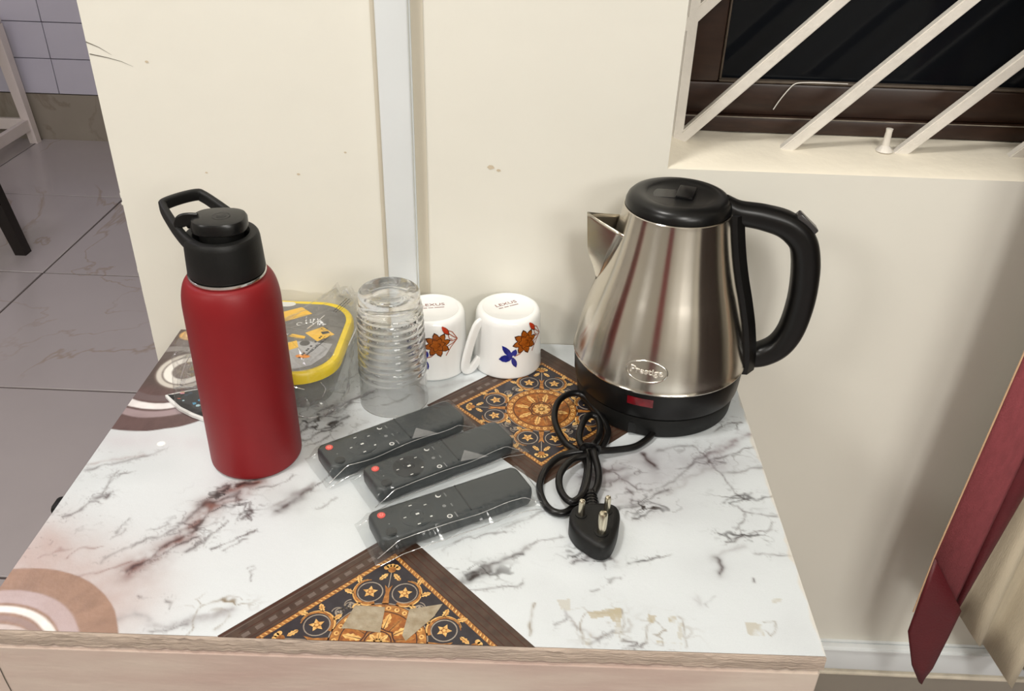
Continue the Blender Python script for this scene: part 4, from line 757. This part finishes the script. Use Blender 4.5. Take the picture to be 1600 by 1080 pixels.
def mug(loc, rz, label):
    m = empty('mug', loc, label, 'mug', 'upturned white flower mugs', rz)
    lathe('cup', [(0, .0590), (.027, .0588), (.0322, .056), (.0335, .03), (.0345, .001)]+mp_, white_cer, m, 96, 1.0)
    a = math.radians(-145); d = Vector((math.cos(a), math.sin(a), 0)); tn = Vector((-d.y, d.x, 0))
    pts = spline([d*r+Vector((0, 0, z)) for r, z in ((.0330, .0600), (.0385, .0570), (.0445, .0440), (.0500, .0265), (.0530, .0130), (.0520, .0062), (.0462, .0054), (.0405, .0105), (.0350, .0165))], 7)
    sweep('handle', pts, rrect(.0105, .0050, .0024, 4), white_cer, m, up=tuple(tn), sharp=1.2).rotation_euler = (0, 0, 0)
    F = Flat(); k = math.radians(1)*.0358; C = (-57*k, .0440)
    def pet(c, ang, L, W, mi, lift, outline=True):
        n = [(.0, .25), (.25, .8), (.5, 1), (.75, .75), (1, 0)]; ca, sa = math.cos(ang), math.sin(ang)
        def pp(g): return [(c[0]+x*ca-y*sa, c[1]+x*sa+y*ca) for x, y in [(t*L*g+.0002, h*W/2*g) for t, h in n]+[(t*L*g+.0002, -h*W/2*g) for t, h in n[-2::-1]]]
        if outline: F.poly(pp(1.09), 1, lift-.00005)
        F.poly(pp(.95), mi, lift)
    for i in range(8): pet((C[0]+.002*math.cos(i*PI/4), C[1]+.002*math.sin(i*PI/4)), i*PI/4+.25, .0118, .0070, 0, .00032+.00002*(i % 2))
    for i in range(6): pet(C, i*PI/3+.1, .0080, .0054, 0, .00048)
    pet((C[0]-.0026, C[1]), 0, .0056, .0042, 0, .00062)
    B = (-80*k, .0275)
    pet(B, 2.25, .0185, .0068, 2, .0003, False); pet(B, 3.35, .0150, .0092, 2, .00034, False); pet(B, -1.25, .0140, .0058, 2, .0003, False); pet(B, 1.2, .0105, .0066, 2, .00036, False); F.disc((B[0]+.001, B[1]+.001), .0012, 5, .0005, 8)
    F.stroke([B, (-68*k, .0305), (-60*k, .0350)], .0011, 4, .00028)
    pet((-48.5*k, .0645), -.95, .0125, .0052, 3, .0004); 
    A = (-19*k, .0455)
    for P in ([(-42*k, .0605), (-30*k, .0560), A], [(-40*k, .0570), (-28*k, .0500), A], [(-42*k, .0480), (-30*k, .0455), A], [(-42*k, .0405), (-30*k, .0425), A], [(-43*k, .0300), (-34*k, .0385), A], [(-38*k, .0540), (-36*k, .0490), (-30*k, .0470)]):
        F.stroke(P, .0010, 4, .00028)
    def f(x, y, l):
        t = x/.0358; r = mr_(y)+l+.0002; return (r*math.cos(t), r*math.sin(t), y)
    F.build('flower_print', f, [bro, bro_l, blu, redm, stm, print_white], m)['label'] = 'blue and brown flower print'
    vs, fs = text_mesh('LEXUS', .0072); an = math.radians(31); ca, sa = math.cos(an), math.sin(an)
    pl = lambda x, y: (x*1.25*ca-y*sa-.002, x*1.25*sa+y*ca+.0055, .0677)
    vv = [pl(x, y+.002) for x, y, z in vs]; ff = list(fs)
    for i in range(18):
        if i in (4, 9): continue
        b = len(vv); x0 = -.0115+i*.0013
        vv += [pl(x0/1.25*1, -.0048), pl((x0+.0009)/1.25, -.0048), pl((x0+.0009)/1.25, -.0034), pl(x0/1.25, -.0034)]; ff.append([b, b+1, b+2, b+3])
    obj('base_stamp', vv, ff, txt_m, m)['label'] = 'small rust coloured stamp on the base'
    return m
mug((.3747, -.0392, 0), 0, 'upturned white mug nearest the kettle, its handle turned to the left')
mug((.2950, -.0484, 0), math.radians(-19), 'upturned white mug partly hidden behind the ribbed glass')

# ------------------------------------------------------------- kettle base with cord and plug
KX, KY = .5295, -.0885
KB = empty('kettle_base', (KX, KY, 0), 'round black power base under the steel kettle, with coiled cord and three-pin plug', 'power base')
lathe('base_plate', [(.070, .0006), (.0776, .0006), (.0790, .0020), (.0796, .008), (.0808, .0195), (.0802, .0215), (.078, .0225), (.040, .0235), (0, .0235)], black_matte, KB, 112, .5)
boxes('cord_slot', [(-.0040, .0040, -.0030, .0010, .0035, .0150)], mat('slot_black', (.003, .003, .003, 1), .6), KB).location = (-.0290, -.0727, 0)
def w2(p, z): return (p[0]-KX, p[1]-KY, z)
K = (.4560, -.2085)
cz = .0040
cp_ = [w2((.5250, -.1500), .0050), w2((.5215, -.1645), .0048), w2((.5134, -.1765), .0046), w2((.5010, -.1880), .0048), w2((.4838, -.1950), .0060), w2((.4690, -.2005), .0085), w2((.4557, -.2035), .0100),
  w2((.4316, -.2090), .0075), w2((.4175, -.2250), .0045), w2((.4115, -.2484), .0040), w2((.4150, -.2690), .0040), w2((.4235, -.2810), .0040), w2((.4351, -.2805), .0040), w2((.4465, -.2630), .0042), w2((.4530, -.2380), .0045), w2((.4545, -.2150), .0045),
  w2((.4470, -.1990), .0050), w2((.4340, -.1855), .0065), w2((.4255, -.1580), .0100), w2((.4285, -.1330), .0130), w2((.4405, -.1180), .0140), w2((.4540, -.1170), .0120), w2((.4690, -.1400), .0080), w2((.4770, -.1620), .0055), w2((.4745, -.1800), .0045), w2((.4660, -.1970), .0045), w2((.4575, -.2110), .0110),
  w2((.4410, -.2195), .0120), w2((.4300, -.2384), .0115), w2((.4285, -.2557), .0110), w2((.4330, -.2700), .0110), w2((.4400, -.2755), .0115), w2((.4490, -.2640), .0110), w2((.4545, -.2400), .0110), w2((.4560, -.2130), .0115),
  w2((.4495, -.1960), .0120), w2((.4485, -.1830), .0130), w2((.4530, -.1650), .0150), w2((.4600, -.1540), .0150), w2((.4670, -.1560), .0130), w2((.4690, -.1700), .0110), w2((.4660, -.1860), .0110), w2((.4615, -.2020), .0170), w2((.4600, -.2140), .0180), w2((.4640, -.2340), .0120), w2((.4630, -.2485), .0090), w2((.4590, -.2600), .0085), w2((.4560, -.2720), .0090), w2((.4560, -.2860), .0095)]
sweep('cord', spline(cp_, 7), circ(.0033, 10), black_gloss, KB)
tie = sweep('cord_tie', spline([w2((.4500, -.2040), .0090), w2((.4520, -.2100), .0210), w2((.4580, -.2120), .0235), w2((.4640, -.2085), .0190), w2((.4645, -.2030), .0095), w2((.4600, -.2010), .0055), w2((.4530, -.2010), .0055)], 5, True), rrect(.006, .0014, .0005, 2), black_gloss, KB, closed=True, up=(.3, 1, .1)); tie['label'] = 'black twist tie'
PL = bpy.data.objects.new('plug', None)
pc = (.4575, -.3105)
po_ = spline([(p[0]-pc[0], (p[1] if p[1] > -.30 else -.30+(p[1]+.30)*.74)-pc[1], 0) for p in ((.4369, -.2950), (.4400, -.2870), (.4470, -.2830), (.4570, -.2815), (.4690, -.2810), (.4765, -.2850), (.4785, -.2940), (.4770, -.3080), (.4735, -.3250), (.4690, -.3390), (.4630, -.3450), (.4565, -.3440), (.4490, -.3360), (.4415, -.3260), (.4368, -.3130), (.4358, -.3030))], 4, True)
po_ = [(p.x, p.y) for p in po_][::-1]
area2 = sum(po_[i-1][0]*po_[i][1]-po_[i][0]*po_[i-1][1] for i in range(len(po_)))
if area2 < 0: po_ = po_[::-1]
plug = prism('plug', po_, [(.0006, .0015), (.0020, 0), (.0150, 0), (.0168, .0012), (.0180, .0035), (.0181, .0060)], black_matte, KB, .9); plug.location = (pc[0]-KX, pc[1]-KY, 0); plug['label'] = 'black three-pin plug lying pins up'
for (x, y, r, h) in ((.4456, -.2985, .0027, .0165), (.4672, -.2930, .0027, .0165), (.4614, -.3180, .0038, .0215)):
    pn = lathe('pin', [(r, .0175), (r, .0181+h-.002), (r*.8, .0181+h-.0006), (r*.4, .0181+h), (0, .0181+h)], mat('nickel_pin', srgb(206, 198, 178), .22, 1, var=.05), plug, 18); pn.location = (x-pc[0], y-pc[1], 0); pn['label'] = 'nickel plated pin'
    co_ = lathe('pin_collar', [(r+.0022, .0178), (r+.0021, .0188), (r+.001, .0190), (r, .0190)], black_matte, plug, 18); co_.location = (x-pc[0], y-pc[1], 0)
sr = sweep('strain_relief', [Vector(w2((.4560, -.2600), .0090)), Vector(w2((.4560, -.2680), .0092)), Vector(w2((.4562, -.2760), .0095)), Vector(w2((.4565, -.2850), .0098))], circ(.0052, 12), black_gloss, KB, scales=[.8, .95, 1.1, 1.3])
for i in range(4): sweep('relief_rib', [Vector(w2((.4561, -.2645-.0042*i), .0092)), Vector(w2((.4561, -.2663-.0042*i), .0092))], circ(.0056+.0004*i, 14), black_gloss, KB)

# ------------------------------------------------------------- kettle
KT = empty('electric_kettle', (KX, KY, .024), 'brushed steel electric kettle with black lid and handle beneath the window', 'kettle', rz=math.radians(-4))
zz = lambda P: [(r, z-.024) for r, z in P]
lathe('lower_band', zz([(0, .0245), (.079, .0245), (.0830, .0252), (.0838, .030), (.0852, .0515), (.0845, .0535)]), black_gloss, KT, 128, .5)['label'] = 'glossy black band below the steel body'
kp = [(.0845, .0536), (.0862, .0540), (.0866, .0552), (.0858, .0564), (.0856, .0575)]
ctl = [(.0855, .058), (.0842, .068), (.0815, .082), (.0775, .100), (.0700, .1265), (.0648, .1430), (.0590, .1640), (.0540, .1860), (.0508, .2030), (.0500, .2085)]
sp = spline([(r, 0, z) for r, z in ctl], 5)
kp += [(p.x, p.z) for p in sp]+[(.0492, .2092), (.047, .2088)]
kr_ = lambda z: float(np.interp(z, [p[1] for p in kp[4:-2]], [p[0] for p in kp[4:-2]]))
lathe('body', zz(kp), steel_m, KT, 144, .5)
ld = lathe('lid', zz([(.0468, .2080), (.0488, .2100), (.0486, .2135), (.0470, .2175), (.0440, .2205), (.0400, .2218), (.0350, .2218), (.0310, .2206), (.0270, .2195), (.012, .2190), (0, .2190)]), black_lid, KT, 96, .7)
lt = boxes('lid_latch', [(-.008, .008, -.012, .012, 0, .0036)], black_gloss, ld, .0012, 2); lt.location = (.006, .004, .2190-.024); lt.rotation_euler = (.08, 0, math.radians(-14))
lt = boxes('latch_recess', [(-.012, .012, -.010, .010, 0, .0008)], mat('recess_black', srgb(16, 17, 18), .2, var=.1), ld, .0003, 1); lt.location = (-.014, .004, .2186-.024)
# spout
vs, fs = [], []; NS = 14; NT = 8
for i in range(NS+1):
    t = i/NS; z = .1975-(.1975-.128)*t
    rr_ = kr_(z); half = math.radians(31)*(1-t)**.75; ridge = -.0815+.0045*t if t < .6 else None
    rx = .0825-.0055*t; rx = max(rx, rr_+.0003); rx = rr_+(rx-rr_)*(1-max(0, (t-.55)/.45)**1.5)
    for j in range(NT+1):
        s = -1+2*j/NT; a = half*s; m_ = abs(s)
        bx, by = rr_*math.cos(half)*1.0-.0005, rr_*math.sin(half)*s/abs(s) if s else 0
        k = 1-m_**1.15
        x = bx+(rx-bx)*k; y = rr_*math.sin(half)*s*(1-.12*k)
        dip = .0115*m_*(1-t)**3
        vs.append((-x, y, z-dip-.024))
for i in range(NS):
    for j in range(NT): a = i*(NT+1)+j; fs.append((a, a+1, a+NT+2, a+NT+1))
so = obj('spout', vs, fs, mat('spout_steel', srgb(205, 198, 184), .22, 1, var=.05), KT, smooth=True); fix(so, .5)
md = so.modifiers.new('thick', 'SOLIDIFY'); md.thickness = .0009; md.offset = 0
# handle
hp = spline([(.040, 0, .2130), (.055, 0, .2065), (.078, 0, .2035), (.100, 0, .1975), (.1165, 0, .1840), (.1240, 0, .1650), (.1278, 0, .1400), (.1285, 0, .1150), (.1255, 0, .0880), (.1175, 0, .0690), (.1040, 0, .0580), (.0900, 0, .0545), (.0800, 0, .0540)], 6)
hs = [];
for i in range(len(hp)):
    t = i/(len(hp)-1); hs.append(float(np.interp(t, [0, .12, .3, .45, .7, .9, 1], [.80, .90, 1.06, 1.08, 1.02, .98, 1.0])))
sweep('handle', [Vector((p.x, 0, p.z-.024)) for p in hp], rrect(.0240, .0255, .0095, 6), black_gloss, KT, up=(0, 1, 0), scales=hs, sharp=1.2)
# strip joining the handle to the body
vs, fs = [], []; NS = 22
for i in range(NS+1):
    z = .208-(.208-.0450)*i/NS; r_ = kr_(max(z, .0575)); hw = .0150+.0075*i/NS
    for (dy, dr) in ((-hw, -.004), (-hw, .0045), (-hw*.55, .0105), (hw*.55, .0105), (hw, .0045), (hw, -.004)): vs.append((math.sqrt(max(1e-6, r_*r_-dy*dy))+dr, dy, z-.024))
for i in range(NS):
    for j in range(6): a = i*6+j; b = i*6+(j+1) % 6; fs.append((a, b, b+6, a+6))
fs += [[5, 4, 3, 2, 1, 0], [NS*6+j for j in range(6)]]
fix(obj('handle_strip', vs, fs, black_gloss, KT, smooth=True), .6)
sw_ = boxes('switch', [(-.0120, .0120, -.0065, .0065, -.002, .0045)], mat('switch_grey', srgb(60, 58, 58), .25, var=.1), KT, .0016, 2); sw_.location = (.1170, 0, .2000-.024); sw_.rotation_euler = (0, math.radians(40), 0); sw_['label'] = 'dark grey rocker switch'
# indicator light and embossed oval
def on_cyl(verts, th0, z0, rf):
    out = []
    for x, y, z in verts:
        zz_ = z0+y; r = rf(zz_)+z; t = th0+x/max(.02, r); out.append((r*math.cos(t), r*math.sin(t), zz_-.024))
    return out
KR = math.radians(4)
rb = lambda z: float(np.interp(z, [.0252, .030, .0515], [.0830, .0838, .0852]))
gr_ = []; gf = []
for i in range(9):
    for j in range(3): gr_.append((-.0125+.025*i/8, -.0046+.0046*j, .0005))
for i in range(8):
    for j in range(2): a = i*3+j; gf.append((a, a+3, a+4, a+1))
ind_m = mat('red_indicator', srgb(122, 16, 26), .15, col2=srgb(84, 10, 18), scale=160, coat=.5)
oi = obj('indicator_light', on_cyl(gr_, math.radians(-107.5)+KR, .0440, rb), gf, ind_m, KT, smooth=True); oi['label'] = 'dark red indicator light'
bev = []
def tube_on(pts, rad, closed):
    V3 = [Vector((x, y, .0003)) for x, y in pts]; vs, fs = [], []; k = len(V3)
    for i, p in enumerate(V3):
        a = V3[i-1] if (i or closed) else p; b = V3[(i+1) % k] if (i < k-1 or closed) else p; t = (b-a).normalized(); n = Vector((-t.y, t.x, 0))
        for c, s in circ(rad, 6): vs.append(p+n*c+Vector((0, 0, s)))
    for i in range(k if closed else k-1):
        for j in range(6): i2 = (i+1) % k; fs.append((i*6+j, i*6+(j+1) % 6, i2*6+(j+1) % 6, i2*6+j))
    return vs, fs
TH = math.radians(-106.0)+KR
ov, of = tube_on([(.0192*math.cos(2*PI*i/48), .0104*math.sin(2*PI*i/48)) for i in range(48)], .0008, True)
emb_m = mat('embossed_steel', srgb(226, 220, 210), .42, 1, var=.03)
oe = obj('embossed_oval', on_cyl(ov, TH, .0770, kr_), of, chrome_m, KT, smooth=True); fix(oe, 1)
tv, tf = text_mesh('Prestige', .0096, .0005)
def arch(x, y): return (x*1.0, y*(.80+.00*x)*(1+1100*x*x)+.0)
vv = [(arch(x, y)[0], arch(x, y)[1], .0002+z) for x, y, z in tv]
obj('embossed_name', on_cyl(vv, TH, .0772, kr_), tf, emb_m, KT)

# ------------------------------------------------------------- three remotes in clear sleeves
glint_m = film_mat('film_crease_glint', (.9, .9, .9, 1), .35, .15, .35)  # pale tubes standing in for highlights along the sleeve creases
def remote(loc, ang, label, ring, z0=.0012, flap=0):
    R_ = empty('remote_control', (loc[0], loc[1], z0), label, 'remote control', 'charcoal remotes in clear sleeves', math.radians(ang))
    out_ = [(x-.0010, y) for x, y in rrect(.1400, .0375, .0075, 6)]
    prism('case', out_, [(0, .0040), (.0012, .0018), (.0050, .0004), (.0110, 0), (.0152, .0004), (.0166, .0014), (.0171, .0034)], remote_m, R_, .9)
    zt = .0172
    boxes('cover_groove', [(.0085, .0094, -.0170, .0170, zt-.0004, zt+.0003)], remote_dark, R_)
    bt_ = prism('power_button', [(.0034*math.cos(2*PI*i/20), .0034*math.sin(2*PI*i/20)) for i in range(20)], [(zt-.0005, 0), (zt+.0006, 0), (zt+.0009, .0008)], rred, R_); bt_.location = (-.0606, .0095, 0); bt_['label'] = 'round red power button'
    F = Flat(); F.ring((0, 0), .0014, .0004, 0, 0, 14, 2.2, 7.2); F.stroke([(0, .0004), (0, .0018)], .0004, 0, 0); F.build('power_icon', lambda x, y, l: (x, y, zt+.0010), [mat('pale_icon', srgb(250, 190, 180), .4, var=.02)], bt_)
    bt_ = prism('round_button', [(.0048*math.cos(2*PI*i/20), .0048*math.sin(2*PI*i/20)) for i in range(20)], [(zt-.0005, 0), (zt+.0003, 0), (zt+.0005, .0006)], remote_dark, R_); bt_.location = (-.0600, -.0120, 0)
    dp = lathe('direction_pad', [(.0142, zt-.0004), (.0142, zt+.0004), (.0132, zt+.0006), (.0055, zt+.0006), (.0050, zt+.0001), (0, zt+.0001)], remote_dark if ring else remote_m, R_, 40); dp.location = (-.0340, -.0022, 0)
    F = Flat()
    F.ring((-.0340, -.0022), .0140, .0005, 1, .0004, 40)
    for (x, y, w_, h_) in ((-.0352, .0092, .0028, .0010), (-.0236, .0048, .0026, .0008), (-.0335, -.0025, .0030, .0018), (-.0444, -.0022, .0024, .0009), (-.0243, -.0102, .0020, .0014), (-.0366, -.0140, .0026, .0010)):
        F.poly([(x-w_/2, y-h_/2), (x+w_/2, y-h_/2), (x+w_/2, y+h_/2), (x-w_/2, y+h_/2)], 0, .0009)
    F.disc((-.0584, -.0028), .0007, 1, .0003, 8)
    m1 = [(-.0092+.0024*math.cos(t), .0108+.0024*math.sin(t)) for t in np.linspace(2.2, 6.2, 14)]; m2 = [(-.0084+.0020*math.cos(t), .0118+.0020*math.sin(t)) for t in np.linspace(6.0, 2.5, 12)]
    F.poly(m1+m2, 0, .0003)
    F.disc((-.0096, -.0030), .0017, 1, .0003, 12); F.ring((-.0104, -.0162), .0020, .0008, 0, .0003, 8); F.ring((-.0104, -.0162), .0010, .0005, 1, .0004, 8)
    for (x, y, n) in ((-.0032, .0095, 4), (-.0034, -.0038, 3), (-.0048, -.0172, 5)):
        for i in range(n): F.poly([(x-.0006, y-.0024+.0013*i), (x+.0006, y-.0024+.0013*i), (x+.0006, y-.0015+.0013*i), (x-.0006, y-.0015+.0013*i)], 1, .0003)
    F.build('button_marks', lambda x, y, l: (x, y, zt+l), [print_white, print_grey], R_)['label'] = 'pale button symbols'
    # sleeve: flat clear bag puffed over the case
    fin = .0036 if flap else .0085
    rs = random.Random(int(loc[0]*1e4)); NU = 46; sec = 26; vs, fs = [], []
    for i in range(NU+1):
        t = i/NU; x = -.0800+.1600*t
        e = min(1, max(0, (x+.080)/.011), max(0, (.080-x)/.011)); e = e*e*(3-2*e)
        hw = .0222*(1-e)+.0206*e+rs.uniform(-.0004, .0004); hh = .0006*(1-e)+.0098*e; cz_ = .0030*(1-e)+.0090*e
        for j in range(sec):
            a = 2*PI*j/sec; c, s = math.cos(a), math.sin(a); ex = 3.4 if e > .5 else 2.2
            y = hw*math.copysign(abs(c)**(2/ex), c); z = cz_+hh*math.copysign(abs(s)**(2/ex), s)
            y += rs.uniform(-.0003, .0003); z += rs.uniform(-.00025, .00025) if s > 0 else 0
            if abs(c) > .93: y += math.copysign((.0030 if c > 0 else fin)*(.6+.4*math.sin(x*130+loc[0]*50)), c); z = cz_-.003*e+.0008*s
            z = max(z, -.0008)
            vs.append((x, y, z))
    for i in range(NU):
        for j in range(sec): fs.append((i*sec+j, i*sec+(j+1) % sec, (i+1)*sec+(j+1) % sec, (i+1)*sec+j))
    slv = obj('plastic_sleeve', vs, fs, film, R_); slv['label'] = 'clear plastic sleeve around the remote'
    for (yy, z1, amp, r_) in ((-.0215, .0150, .0022, .00035), (-.0205-fin*.85, .0052, .0012, .00030), (.0222, .0095, .0008, .00025)):
        P = [Vector((-.076+.152*i/24, yy+amp*.55*math.sin(i*.5+loc[1]*90)*(.5+.5*math.sin(i*.37)), max(.0006, (z1+amp*.35*math.cos(i*.6+loc[0]*40))*min(1, (i+1)/4, (25-i)/4)))) for i in range(25)]
        sweep('sleeve_crease_glint', spline(P, 3), circ(r_, 5), glint_m, slv)
    if flap:
        obj('sleeve_flap', [(.008, -.0215, .0192), (.036, -.0240, .0150), (.018, -.0105, .0205)], [(0, 1, 2)], film_mat('milky_flap', (.9, .9, .9, 1), .05, .2, .16), R_)['label'] = 'small triangular flap of film'
    return R_
remote((.2740, -.1965), 36.3, 'farthest of three charcoal remotes in clear sleeves, just in front of the ribbed glass', False, flap=1)
remote((.3215, -.2255), 34.2, 'middle of three charcoal remotes in clear sleeves, with the ringed direction pad showing', True, flap=1)
remote((.3380, -.2880), 29.7, 'nearest of three charcoal remotes in clear sleeves, touching the front medallion triangle', False)

# ------------------------------------------------------------- curtain on the right
CU = empty('curtain', (.88, -.10, -.43), 'beige curtain with a wide dark red border hanging at the right of the wall', 'curtain')
cl = lambda x, y, z: (x-.88, y+.10, z+.43)
beige = mat('beige_curtain_cloth', srgb(206, 194, 170), .45, var=.16, scale=9, stretch=(6, 6, .5), bump=.3, bscale=220)
red_a = mat('dull_red_cloth', srgb(150, 70, 76), .75, var=.22, scale=60, stretch=(3, 3, 1), bump=.4, bscale=500)
red_b = mat('maroon_satin_cloth', srgb(94, 22, 30), .5, var=.15, scale=30, bump=.15, bscale=400)
pipe_m = mat('cream_piping', srgb(214, 176, 140), .7, var=.1)
TOPZ = 1.42
vs, fs = [], []; NU, NV = 90, 30
def hem(x): return -.3150-.25*(x-.938)*(4.6 if x < 1.05 else 0)-(0 if x < 1.05 else .1288+.05*math.sin((x-1.05)*7))
for j in range(NV+1):
    for i in range(NU+1):
        x = .928+.62*i/NU; zb = hem(x); z = zb+(TOPZ-zb)*(j/NV)
        y = -.086+.020*math.sin((x-.928)*95)*(1-.25*j/NV)+.010*math.sin((x-.928)*41+1)
        if x < .96: y = min(y, -.078)
        vs.append(cl(x, y+.012, z))
for j in range(NV):
    for i in range(NU): a = j*(NU+1)+i; fs.append((a, a+1, a+NU+2, a+NU+1))
pa = obj('curtain_panel', vs, fs, beige, CU, smooth=True); md = pa.modifiers.new('thick', 'SOLIDIFY'); md.thickness = .0012
def strip(name, left, right, y, m, thick=.002, n=12):
    vs, fs = [], []
    for a, b in zip(left, right):
        for k in range(n+1):
            t = k/n; x = a[0]+(b[0]-a[0])*t; z = a[1]+(b[1]-a[1])*t; vs.append(cl(x, y+.004*math.sin(PI*t)*-1, z))
    for i in range(len(left)-1):
        for k in range(n): c = i*(n+1)+k; fs.append((c, c+1, c+n+2, c+n+1))
    o = obj(name, vs, fs, m, CU, smooth=True); md = o.modifiers.new('thick', 'SOLIDIFY'); md.thickness = thick; fix(o); return o
strip('border_band', [(.8867+.0009, TOPZ), (.8867, .0724), (.8782, -.2098)], [(.936, TOPZ), (.9301, -.0557), (.9243, -.2777)], -.1010, red_a)['label'] = 'dull red woven border'
strip('border_turn', [(.930, TOPZ), (.9291, -.0557), (.9233, -.2777)], [(.958, TOPZ), (.9502, -.1151), (.9334, -.2928)], -.0985, red_b)['label'] = 'maroon turned edge of the border'
strip('border_tip', [(.8782, -.2080), (.8790, -.27), (.8805, -.3342), (.9015, -.3946), (.9195, -.4276)], [(.9340, -.2930), (.9335, -.31), (.9324, -.345), (.9300, -.400), (.9245, -.4256)], -.1030, red_b)['label'] = 'maroon folded tip of the border'
sweep('piping', [Vector(cl(.8863, -.1010, TOPZ)), Vector(cl(.8860, -.1010, .0724)), Vector(cl(.8776, -.1010, -.2098)), Vector(cl(.8786, -.1010, -.30))], circ(.0009, 6), pipe_m, CU)['label'] = 'thin cream piping'
CR = empty('curtain_rod', (1.2, -.09, TOPZ), 'round wooden curtain rod above the window', 'curtain rod')
sweep('rod', [Vector((-.75, 0, .012)), Vector((.55, 0, .012))], circ(.011, 16), brown_frame, CR)
for x in (-.72, .52): boxes('bracket', [(x-.01, x+.01, -.012, .09, -.012, .0)], brown_frame, CR, .002, 1)

# ------------------------------------------------------------- unseen things added to shape the kettle's reflections
WR = empty('reflection_wardrobe', (2.12, -1.0, FZ), 'unseen dark brown cupboard added by the right wall for kettle reflections', 'reflection_wardrobe')  # added out of view so the steel body mirrors dark streaks
dkw = mat('dark_wardrobe_wood', srgb(48, 34, 28), .4, var=.3, scale=12, stretch=(6, 6, .6))
boxes('carcass', [(-.24, .26, -.6, .6, 0, 1.95)], dkw, WR, .004, 1)
for y in (-.3, .3):
    d = boxes('door', [(-.262, -.242, y-.29, y+.29, .06, 1.9)], dkw, WR, .004, 1)
    boxes('handle', [(-.28, -.262, y*.12-.01, y*.12+.01, .9, 1.1)], chrome_m, d, .003, 1)
RC = empty('reflection_curtain', (-.30, -3.15, FZ), 'unseen maroon cloth added behind the camera for red kettle reflections', 'curtain')  # added behind the camera to give the kettle its red streak
vs, fs = [], []
for i in range(61):
    for z in (.05, 2.3): vs.append((-.26+.52*i/60, .03*math.sin(i*.9), z))
for i in range(60): a = i*2; fs.append((a, a+2, a+3, a+1))
o = obj('curtain_cloth', vs, fs, mat('bright_maroon_cloth', srgb(186, 44, 56), .7, var=.1), RC, smooth=True); md = o.modifiers.new('thick', 'SOLIDIFY'); md.thickness = .003
